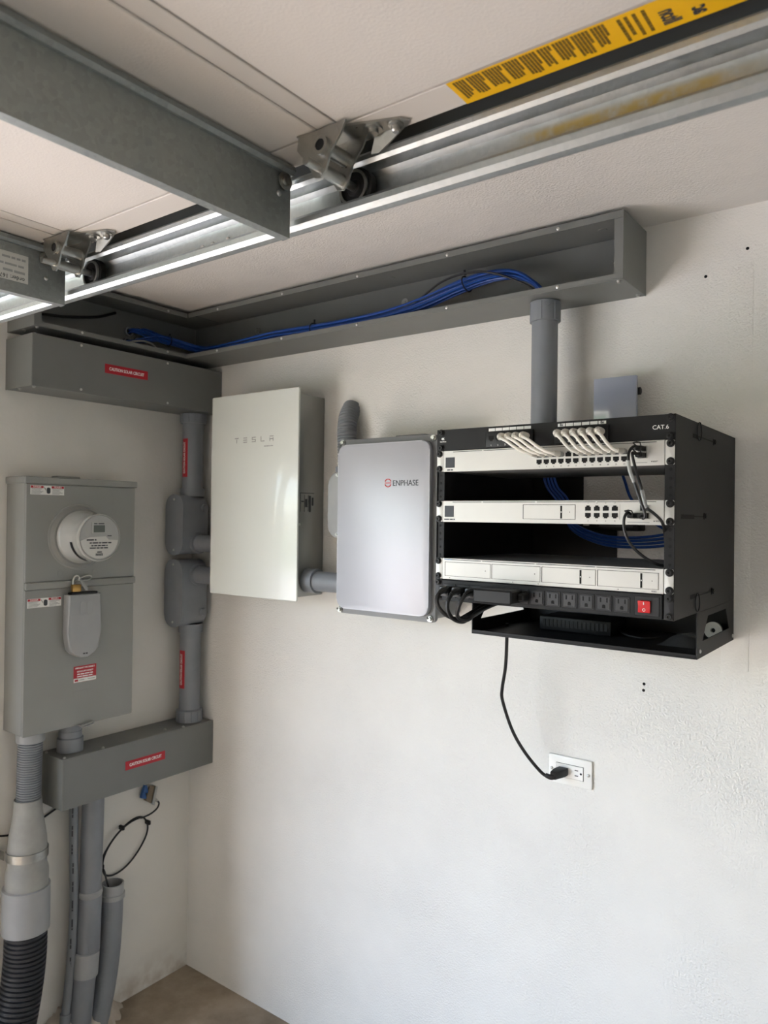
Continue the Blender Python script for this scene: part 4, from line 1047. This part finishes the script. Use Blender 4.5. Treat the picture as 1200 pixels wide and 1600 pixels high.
# things standing on the tray
vb = thing('power_supply', (1.53, -0.14, 1.3892), 'black ventilated power supply lying on the tray under the strip', 'power supply')
MB().box(1.455, 1.625, -0.16, -0.055, 1.3893, 1.422, 0.003, 2).build('case', 'blackplastic', vb)
for k in range(16): MB().box(1.464+k*0.0098, 1.470+k*0.0098, -0.1612, -0.1598, 1.400, 1.416).build('vent_fin', 'blackplastic', vb)
MB().tube(spline([(1.63, -0.12, 1.40), (1.66, -0.15, 1.395), (1.70, -0.16, 1.394), (1.72, -0.12, 1.394)], 6), 0.0025, 7).build('lead', 'blackrubber', vb)
bgm = MB(); bm_ = bgm.bm
rnd = random.Random(11)
N = 9
grid = [[bm_.verts.new((1.735+0.085*i/(N-1), -0.20+0.13*jx/(N-1), 1.3897+(0.022*math.sin(PI*i/(N-1))*math.sin(PI*jx/(N-1)))*(0.6+0.7*rnd.random()))) for jx in range(N)] for i in range(N)]
for i in range(N-1):
    for jx in range(N-1): bm_.faces.new((grid[i][jx], grid[i+1][jx], grid[i+1][jx+1], grid[i][jx+1]))
tag(bgm.build('plastic_bag', 'bag', angle=20), 'crumpled clear plastic bag at the right end of the tray', 'plastic bag')
tag(MB().lathe((1.808, -0.030, 1.4075), (0, -1, 0.1), [(0.005, 0), (0.0185, 0), (0.0185, 0.010), (0.005, 0.010), (0.005, 0)], 26, cap=False).build('tape_roll', 'labelgrey'), 'pale roll seen through the opening in the tray side', 'roll')

# ------------------------------------------------------------------ meter box
mx_ = thing('meter_box', (0.05, -0.5, 1.0064), 'grey steel meter box on the left wall with warning stickers', 'meter box')
MY0, MY1, MZ0, MZ1, MD = -0.6838, -0.3228, 1.0064, 1.7498, 0.1105
MB().box(0.001, MD-0.005, MY0, MY1, MZ0, MZ1-0.002, 0.002).build('housing', 'meterbox', mx_)
MB().box(0.001, MD+0.006, MY0-0.005, MY1+0.004, MZ1-0.018, MZ1+0.002, 0.002).build('top_hood', 'meterbox', mx_)
MB().box(0.03, 0.07, -0.565, -0.49, MZ1+0.002, MZ1+0.010, 0.003).build('hub_plate', 'meterbox', mx_)
uc = MB().box(MD-0.005, MD+0.0005, MY0+0.001, MY1-0.001, 1.446, MZ1-0.0185, 0.0015).build('upper_cover', 'meterbox', mx_)
lc = MB().box(MD-0.005, MD+0.0005, MY0+0.001, MY1-0.001, MZ0-0.003, 1.424, 0.0015).build('lower_cover', 'meterbox', mx_)
MB().box(MD-0.004, MD+0.0065, MY0+0.001, MY1+0.002, 1.4245, 1.4455, 0.0035, 2).build('seam_bead', 'meterbox', mx_)
MCY, MCZ = -0.518, 1.576
MB().lathe((MD, MCY, MCZ), (1, 0, 0), [(0.100, 0), (0.098, 0.003), (0.094, 0.004), (0.090, 0.010), (0.086, 0.016), (0.080, 0.016), (0.080, 0)], 48, cap=False).build('meter_ring', 'meterbox', uc)
for y, r in ((-0.575, 0.010), (-0.46, 0.011)):
    MB().lathe((MD+0.0004, y, 1.467), (1, 0, 0), [(r, 0), (r, 0.0012), (r-0.002, 0.0012), (r-0.002, 0.0004), (0, 0.0004)], 20).build('knockout', 'meterbox', uc)
def warn_sticker(y0, z0, parent):
    w, h = 0.103, 0.0265
    x = MD+0.0008
    s = MB().box(MD+0.0004, x, y0, y0+w, z0, z0+h).build('warning_sticker', 'labelwhite', parent)
    MB().box(x, x+0.0003, y0+0.001, y0+0.039, z0+h-0.0075, z0+h-0.0008).build('red_band', 'red', s)
    MB().box(x, x+0.0003, y0+0.064, y0+w-0.001, z0+h-0.0075, z0+h-0.0008).build('red_band', 'red', s)
    text('DANGER', 0.0066, 'white', (x+0.0005, y0+0.020, z0+h-0.0042), (0, 1, 0), (0, 0, 1), s, 'band_lettering', sx=0.9)
    text('PELIGRO', 0.0066, 'white', (x+0.0005, y0+0.083, z0+h-0.0042), (0, 1, 0), (0, 0, 1), s, 'band_lettering', sx=0.9)
    for k in range(5):
        for ya, yb in ((y0+0.003, y0+0.030+0.008*((k*7) % 3)/2), (y0+0.066, y0+0.088+0.010*((k*5) % 3)/2)):
            MB().box(x, x+0.0003, ya, yb, z0+0.002+k*0.0034, z0+0.0036+k*0.0034).build('print_line', 'printgrey', s)
    # pictogram: hand and spark
    hand = rounded(y0+0.0545, z0+0.0125, 0.0115, 0.018, 0.0048, 5)
    MB().prism([(x, a, c) for a, c in hand], (0.0004, 0, 0)).build('hand_pictogram', 'print', s)
    MB().prism([(x, y0+a, z0+c) for a, c in ((0.040, 0.024), (0.0465, 0.016), (0.0445, 0.0155), (0.0490, 0.010), (0.0465, 0.0125), (0.0450, 0.0128), (0.0462, 0.0150), (0.0435, 0.0160))], (0.0004, 0, 0)).build('spark_pictogram', 'print', s)
warn_sticker(-0.671, 1.700, uc); warn_sticker(-0.675, 1.3725, lc)
x = MD+0.0008
rsk = MB().box(MD+0.0004, x, -0.529, -0.4535, 1.134, 1.1835).build('red_sticker', 'red', lc)
MB().box(x, x+0.0003, -0.5285, -0.454, 1.1345, 1.1465).build('white_band', 'labelwhite', rsk)
for s_, sz, z in (('EMERGENCY DISCONNECT', 0.0062, 1.177), ('SERVICE DISCONNECT', 0.0062, 1.1665)):
    text(s_, sz, 'white', (x+0.0004, -0.491, z), (0, 1, 0), (0, 0, 1), rsk, 'label_lettering', bold=0.0001, sx=0.85)
for k, z in enumerate((1.1585, 1.1515)): scribble(17, 0.0056, 'white', (x+0.0001, -0.491, z), (0, 1, 0), (0, 0, 1), rsk, 'label_lettering', k+8)
MB().box(x+0.0003, x+0.0006, -0.525, -0.514, 1.1375, 1.1435).build('maker_mark', 'red', rsk)
for ya, yb in ((-0.511, -0.494), (-0.482, -0.458)): MB().box(x+0.0003, x+0.0006, ya, yb, 1.1395, 1.1415).build('maker_print', 'printgrey', rsk)
# pressed maker's mark low on the cover
for y0, y1, z0, z1 in ((-0.530, -0.506, 1.080, 1.108), (-0.503, -0.476, 1.080, 1.108)):
    q = MB()
    for a0, a1, c0, c1 in ((y0, y0+0.003, z0, z1), (y0, y1, z1-0.003, z1), (y1-0.003, y1, z0, z1)): q.box(MD+0.0004, MD+0.0012, a0, a1, c0, c1, 0.0003)
    q.build('pressed_mark', 'meterbox', lc)
scribble(14, 0.010, 'meterbox', (MD+0.0008, -0.503, 1.068), (0, 1, 0), (0, 0, 1), lc, 'pressed_mark', 6)
# handle-like cover for the breaker
pr = [(-0.566, 1.404), (-0.460, 1.404), (-0.459, 1.29), (-0.466, 1.240), (-0.478, 1.227), (-0.500, 1.214), (-0.524, 1.214), (-0.548, 1.227), (-0.560, 1.240), (-0.567, 1.29)]
bc = MB().prism([(MD+0.0006, a, c) for a, c in pr], (0.032, 0, 0), 0.005).build('breaker_cover', 'pvc_light', mx_)
MB().box(MD+0.007, MD+0.030, -0.556, -0.470, 1.4035, 1.4105, 0.002).build('cover_lip', 'darkgrey', bc)
for y0, y1 in ((-0.530, -0.512), (-0.507, -0.489)):
    MB().prism([(MD+0.0325, a, c) for a, c in rounded((y0+y1)/2, 1.362, y1-y0, 0.040, 0.008, 4)], (0.0008, 0, 0)).build('raised_panel', 'pvc_light', bc)
scribble(5, 0.006, 'print', (MD+0.0327, -0.510, 1.226), (0, 1, 0), (0, 0, 1), bc, 'small_print', 2)
# hasps
hs = MB().tube(spline([(MD+0.001, -0.530, 1.437), (MD+0.012, -0.528, 1.446), (MD+0.014, -0.510, 1.456), (MD+0.012, -0.488, 1.458), (MD+0.010, -0.482, 1.452), (MD+0.012, -0.490, 1.446), (MD+0.012, -0.512, 1.444)], 5), 0.0028, 8).build('hasp', 'zinc', mx_)
h2 = MB().tube(spline([(MD-0.004, -0.512, 1.004), (MD+0.008, -0.505, 1.002), (MD+0.012, -0.488, 1.006), (MD+0.010, -0.470, 1.008), (MD+0.008, -0.466, 1.002), (MD+0.009, -0.482, 0.998), (MD+0.004, -0.500, 0.998)], 5), 0.0028, 8).build('hasp', 'zinc', mx_)

# electric meter
em = thing('electric_meter', (0.17, MCY, MCZ-0.085), 'round electric meter with grey display plugged into the meter box', 'electric meter')
MB().lathe((MD+0.004, MCY, MCZ), (1, 0, 0), [(0.0795, 0), (0.0800, 0.016), (0.0775, 0.020), (0.0755, 0.024), (0.0705, 0.070), (0.0690, 0.094), (0.0700, 0.096), (0.0700, 0.105), (0.0665, 0.108), (0.0660, 0.104), (0.0, 0.104)], 48).build('dome', 'meterglass', em)
fx0 = MD+0.108
mf = MB().lathe((fx0, MCY, MCZ), (1, 0, 0), [(0.0640, 0), (0.0640, 0.0012), (0.0, 0.0012)], 44).build('faceplate', 'meterface', em)
bz_ = MB().box(fx0+0.001, fx0+0.003, MCY-0.026, MCY+0.021, MCZ+0.012, MCZ+0.046, 0.0008).build('display_bezel', 'meterglass', mf)
MB().box(fx0+0.003, fx0+0.0036, MCY-0.020, MCY+0.016, MCZ+0.016, MCZ+0.037).build('display', 'lcd', mf)
MB().box(fx0+0.003, fx0+0.0036, MCY-0.019, MCY-0.009, MCZ+0.040, MCZ+0.043).build('print_line', 'print', mf)
MB().box(fx0+0.003, fx0+0.0036, MCY-0.005, MCY+0.014, MCZ+0.040, MCZ+0.043).build('print_line', 'print', mf)
MB().prism([(fx0+0.0012, a, c) for a, c in rounded(MCY-0.040, MCZ+0.013, 0.010, 0.022, 0.0049, 6)], (0.0006, 0, 0)).build('optical_port', 'meterglass', mf)
low = [(MCY+0.0615*math.cos(math.radians(a)), MCZ+0.0615*math.sin(math.radians(a))) for a in range(-172, -7, 12)]+[(MCY+0.0605, MCZ-0.008), (MCY+0.030, MCZ-0.006), (MCY+0.020, MCZ+0.004), (MCY-0.030, MCZ+0.002), (MCY-0.0605, MCZ-0.008)]
npl = MB().prism([(fx0+0.0012, a, c) for a, c in low], (0.0012, 0, 0)).build('nameplate', 'labelgrey', mf)
for k, (n, sz, dy, dz) in enumerate(((8, 0.0070, -0.026, -0.006), (20, 0.0066, 0.004, -0.015), (16, 0.0060, 0.0, -0.023), (18, 0.0060, -0.002, -0.030), (5, 0.0056, 0.0, -0.042))):
    scribble(n, sz, 'print', (fx0+0.0024, MCY+dy, MCZ+dz), (0, 1, 0), (0, 0, 1), mf, 'nameplate_print', 30+k)
bc2 = MB()
for k in range(9): bc2.box(fx0+0.0024, fx0+0.0028, MCY-0.012+k*0.0027, MCY-0.0105+k*0.0027, MCZ-0.053, MCZ-0.046)
bc2.build('barcode', 'print', npl)
MB().box(fx0+0.0012, fx0+0.0018, MCY+0.026, MCY+0.040, MCZ+0.004, MCZ+0.007).build('print_line', 'print', mf)
# dark seal window low on the flank
rs = []
for h in (0.066, 0.078):
    ring = []
    for k in range(11):
        a = math.radians(190+62*k/10)
        rr = 0.0722 if h < 0.07 else 0.0715
        ring.append(V((MD+0.004+h, MCY+rr*math.cos(a), MCZ+rr*math.sin(a))))
    rs.append(ring)
MB().rings(rs, cap=False, closed=False).build('side_window', 'darkgrey', em)

# padlock on the hasp
pk = thing('padlock', (MD+0.022, -0.535, 1.412), 'small brass padlock with a grey seal tag on the meter box', 'padlock')
MB().box(MD+0.012, MD+0.026, -0.550, -0.522, 1.4115, 1.4345, 0.003, 2).build('lock_body', 'brass', pk)
MB().tube(spline([(MD+0.019, -0.546, 1.430), (MD+0.019, -0.546, 1.446), (MD+0.019, -0.542, 1.456), (MD+0.018, -0.534, 1.460), (MD+0.017, -0.526, 1.455), (MD+0.017, -0.526, 1.444)], 6), 0.0026, 10).build('shackle', 'screw', pk)
MB().prism([(MD+0.028, -0.531, 1.448), (MD+0.028, -0.525, 1.450), (MD+0.034, -0.507, 1.424), (MD+0.034, -0.508, 1.416), (MD+0.034, -0.515, 1.416)], (0.003, 0, 0), 0.0008).build('seal_tag', 'printgrey', pk)

# ------------------------------------------------------------------ runs below the meter box
LX, LY = 0.060, -0.632
rb = thing('flexible_conduit', (LX, LY, 0.80), 'ribbed grey conduit dropping from the left underside of the meter box', 'conduit')
MB().corr([(LX, LY, 0.978), (LX-0.001, LY-0.001, 0.90), (LX-0.001, LY-0.002, 0.802)], 0.0345, 0.0068, 0.0026, 24).build('ribbed_tube', 'flexgrey', rb)
MB().lathe((LX, LY, 0.974), (0, 0, 1), [(0.0355, 0), (0.040, 0.001), (0.040, 0.0265), (0.0, 0.0265)], 24).build('connector', 'pvc_light', rb)
AY = -0.636
ada = thing('conduit_adapter', (LX, AY, 0.55), 'dusty grey tapered conduit adapter held by a wall strap', 'conduit fitting')
MB().lathe((LX, AY, 0.545), (0, 0, 1), [(0.056, -0.01), (0.0590, 0.0), (0.0595, 0.050), (0.0570, 0.062), (0.0535, 0.070), (0.0535, 0.100), (0.0545, 0.120), (0.0525, 0.148), (0.0400, 0.225), (0.0385, 0.262), (0.0360, 0.262), (0.0350, 0.240)], 32, cap=False).build('reducer', 'pvc_dust', ada)
cp = MB().lathe((LX, AY-0.001, 0.425), (0, 0, 1), [(0.058, 0), (0.0655, 0.001), (0.0655, 0.128), (0.058, 0.130)], 32, cap=False).build('coupling', 'pvc_light', ada)
bp_ = thing('corrugated_pipe', (LX+0.02, -0.72, 0.0), 'thick black corrugated pipe curving to the floor at the far left', 'pipe')
MB().corr(spline([(LX, AY, 0.436), (LX, AY-0.002, 0.34), (LX+0.004, AY-0.016, 0.24), (LX+0.012, AY-0.045, 0.12), (LX+0.022, AY-0.085, 0.0), (LX+0.03, AY-0.12, -0.05)], 8), 0.0585, 0.0135, 0.005, 28).build('ribbed_tube', 'blackpipe', bp_)
stp = thing('pipe_strap', (LX, AY, 0.64), 'galvanised pipe strap round the tapered adapter', 'pipe strap')
rs = []
for z in (0.638, 0.662):
    ring = []
    for k in range(25):
        a = math.radians(-122+238*k/24)
        ring.append(V((LX+0.0565*math.cos(a), AY+0.0565*math.sin(a), z)))
    rs.append(ring)
sb = MB()
for rad0, rad1 in ((0.0560, 0.0580),):
    pr_out = []
    for k in range(25):
        a = math.radians(-118+236*k/24); pr_out.append((LX+rad1*math.cos(a), AY+rad1*math.sin(a)))
    for k in range(24, -1, -1):
        a = math.radians(-118+236*k/24); pr_out.append((LX+rad0*math.cos(a), AY+rad0*math.sin(a)))
    sb.prism([(a, c, 0.638) for a, c in pr_out], (0, 0, 0.024))
sb.build('band', 'zinc', stp)
for sg in (-1, 1):
    MB().box(0.003, 0.036, AY+sg*0.0565-0.0012, AY+sg*0.0565+0.0012, 0.638, 0.662).build('strap_leg', 'zinc', stp)
    MB().box(0.0008, 0.0032, min(AY+sg*0.0565, AY+sg*0.092), max(AY+sg*0.0565, AY+sg*0.092), 0.638, 0.662).build('strap_foot', 'zinc', stp)
    place('bolt', 'bolt', (0.0032, AY+sg*0.078, 0.650), (1, 0, 0), stp)

nip = thing('conduit_nipple', (0.06, -0.506, 0.917), 'short grey nipple joining the meter box to the wireway below', 'conduit fitting')
MB().lathe((0.06, -0.506, 0.9175), (0, 0, 1), [(0.038, 0), (0.0385, 0.004), (0.0385, 0.040), (0.0365, 0.042), (0.0340, 0.043), (0.0340, 0.062), (0.0320, 0.0625), (0.0320, 0.086), (0, 0.086)], 28).build('body', 'pvc', nip)

# three conduits into the floor
c1 = thing('conduit', (0.05, -0.49, 0.0), 'thin grey flexible conduit with printed markings, left of the floor conduits', 'conduit')
p1 = spline([(0.045, -0.482, 0.768), (0.045, -0.480, 0.60), (0.045, -0.476, 0.45), (0.045, -0.480, 0.30), (0.045, -0.492, 0.16), (0.045, -0.500, 0.08), (0.045, -0.508, -0.02)], 6)
MB().tube(p1, 0.0135, 14).build('pipe', 'flexgrey', c1)
MB().lathe((0.045, -0.498, 0.10), (0, -0.06, -1), [(0.0135, -0.002), (0.017, 0), (0.017, 0.03), (0.0135, 0.032)], 16).build('coupling', 'flexgrey', c1)
for k in range(9):
    z = 0.72-k*0.058
    yy = -0.481 + (0.004 if 0.35 < z < 0.55 else 0)
    scribble(8, 0.0075, 'print', (0.045+0.0142*0.72, yy-0.0142*0.72, z), (0, 0, -1), (0.7, 0.7, 0), c1, 'printed_marking', k)
c2 = thing('conduit', (0.06, -0.43, 0.0), 'thickest straight grey conduit in the middle of the floor conduits', 'conduit')
MB().tube(spline([(0.060, -0.424, 0.768), (0.060, -0.427, 0.60), (0.060, -0.430, 0.46), (0.060, -0.434, 0.36), (0.060, -0.438, 0.28), (0.060, -0.448, 0.16), (0.060, -0.458, 0.06), (0.060, -0.464, -0.03)], 7), 0.0335, 24).build('pipe', 'pvc', c2)
MB().lathe((0.060, -0.4302, 0.448), (0, -0.025, 1), [(0.0335, -0.006), (0.0375, 0), (0.0375, 0.010), (0.0335, 0.014)], 26).build('bell_rim', 'pvc_light', c2)
MB().lathe((0.060, -0.4295, 0.440), (0, -0.03, -1), [(0.0335, -0.004), (0.0352, 0), (0.0352, 0.165), (0.0335, 0.168)], 26).build('bell', 'pvc', c2)
MB().lathe((0.060, -0.4385, 0.272), (0, -0.07, -1), [(0.0335, -0.002), (0.0385, 0), (0.0385, 0.072), (0.0335, 0.074)], 26).build('coupling', 'pvc_light', c2)
c3 = thing('conduit', (0.05, -0.36, 0.0), 'open-topped grey conduit stub with a black cable going in', 'conduit')
MB().corr(spline([(0.052, -0.3455, 0.405), (0.052, -0.348, 0.32), (0.052, -0.355, 0.22), (0.052, -0.370, 0.12), (0.052, -0.386, 0.05), (0.052, -0.400, -0.03)], 6), 0.0345, 0.004, 0.0004, 22).build('pipe', 'pvc', c3)
MB().lathe((0.052, -0.345, 0.400), (0, 0.02, 1), [(0.0345, -0.002), (0.0385, 0), (0.0385, 0.014), (0.0350, 0.016), (0.0345, 0.046), (0.0300, 0.046), (0.0295, 0.006), (0.0, 0.006)], 26).build('end_ring', 'pvc_light', c3)
MB().lathe((0.052, -0.345, 0.4066), (0, 0.02, 1), [(0.0285, 0), (0.0285, 0.001), (0, 0.001)], 20).build('bore', 'hole', c3)

# lump of mortar where the conduits leave the floor
mo = MB(); bm_ = mo.bm; rnd = random.Random(21)
NY, NX = 30, 9
g = []
for i in range(NY):
    y = -0.66+0.39*i/(NY-1); row = []; fr = 0.6+0.5*rnd.random()
    e = math.sin(PI*i/(NY-1))
    for k in range(NX):
        f = k/(NX-1)
        row.append(bm_.verts.new((-0.01+0.13*f*(0.35+0.75*e)*(1-f+f*fr)+rnd.uniform(-.004, .004), y+rnd.uniform(-.003, .003), -0.004+(0.115*e*(1-f)**0.55*(0.8+0.3*rnd.random()) if k < NX-1 else -0.004))))
    g.append(row)
for i in range(NY-1):
    for k in range(NX-1): bm_.faces.new((g[i][k], g[i+1][k], g[i+1][k+1], g[i][k+1]))
mm = mo.build('mortar_mound', 'mortar', D.objects['floor'], angle=80)

# coiled black cable with its splice block
cc = thing('coiled_cable', (0.02, -0.28, 0.45), 'black cable coiled on the wall above the open conduit stub', 'cable')
cy_, cz_ = -0.276, 0.532
pts = [(0.052, -0.352, 0.412), (0.048, -0.362, 0.448), (0.034, -0.366, 0.490)]
for k in range(0, 26):
    a = math.radians(195-k*20)
    ry = 0.090+0.002*math.sin(k*1.3); rz = 0.074+0.002*math.cos(k*0.9)
    yy = ry*math.cos(a); zz = rz*math.sin(a)
    pts.append((0.016+0.006*math.sin(k*0.37)+0.004*(k//18), cy_+yy, cz_+zz+yy*0.38))
pts += [(0.020, -0.215, 0.608), (0.022, -0.180, 0.612), (0.024, -0.156, 0.624), (0.026, -0.150, 0.640), (0.026, -0.157, 0.650)]
MB().tube(spline(pts, 4), 0.0030, 8).build('cord', 'blackrubber', cc)
for a in (100, 180, 15):
    a = math.radians(a); yy = 0.09*math.cos(a); zz = 0.074*math.sin(a)
    MB().box(0.006, 0.030, cy_+yy-0.005, cy_+yy+0.005, cz_+zz+yy*0.38-0.007, cz_+zz+yy*0.38+0.007, 0.002).build('cable_tie', 'blackplastic', cc)
sb_ = thing('splice_block', (0.03, -0.185, 0.65), 'small metal splice block with blue levers under the low wireway', 'connector')
MB().prism([(0.012, -0.205, 0.665), (0.012, -0.190, 0.712), (0.012, -0.170, 0.706), (0.012, -0.184, 0.650)], (0.016, 0, 0), 0.001).build('block', 'orange', sb_)
MB().prism([(0.010, -0.182, 0.650), (0.010, -0.168, 0.706), (0.010, -0.160, 0.702), (0.010, -0.172, 0.640)], (0.022, 0, 0), 0.001).build('plate', 'zinc', sb_)
for k in range(2):
    MB().prism([(0.014, -0.222+k*0.007, 0.678+k*0.018), (0.014, -0.214+k*0.007, 0.700+k*0.018), (0.014, -0.206+k*0.007, 0.696+k*0.018), (0.014, -0.200+k*0.007, 0.668+k*0.018)], (0.012, 0, 0), 0.001).build('lever', 'bluelever', sb_)
MB().cyl((0.020, -0.192, 0.706), (0.020, -0.206, 0.732), 0.0042).build('upper_fitting', 'zinc', sb_)
MB().cyl((0.024, -0.170, 0.664), (0.026, -0.158, 0.650), 0.0042).build('lower_fitting', 'zinc', sb_)
MB().tube(spline([(0.020, -0.205, 0.730), (0.020, -0.214, 0.748), (0.022, -0.222, 0.7655)], 4), 0.003, 8).build('lead', 'blackrubber', sb_)
tag(MB().tube(spline([(0.006, -0.80, 0.718), (0.006, -0.72, 0.708), (0.006, -0.66, 0.694), (0.006, -0.60, 0.702), (0.006, -0.55, 0.716), (0.012, -0.50, 0.740), (0.02, -0.47, 0.7655)], 6), 0.0030, 8).build('wall_cable', 'blackrubber'), 'thin black cable along the left wall behind the tapered adapter', 'cable')
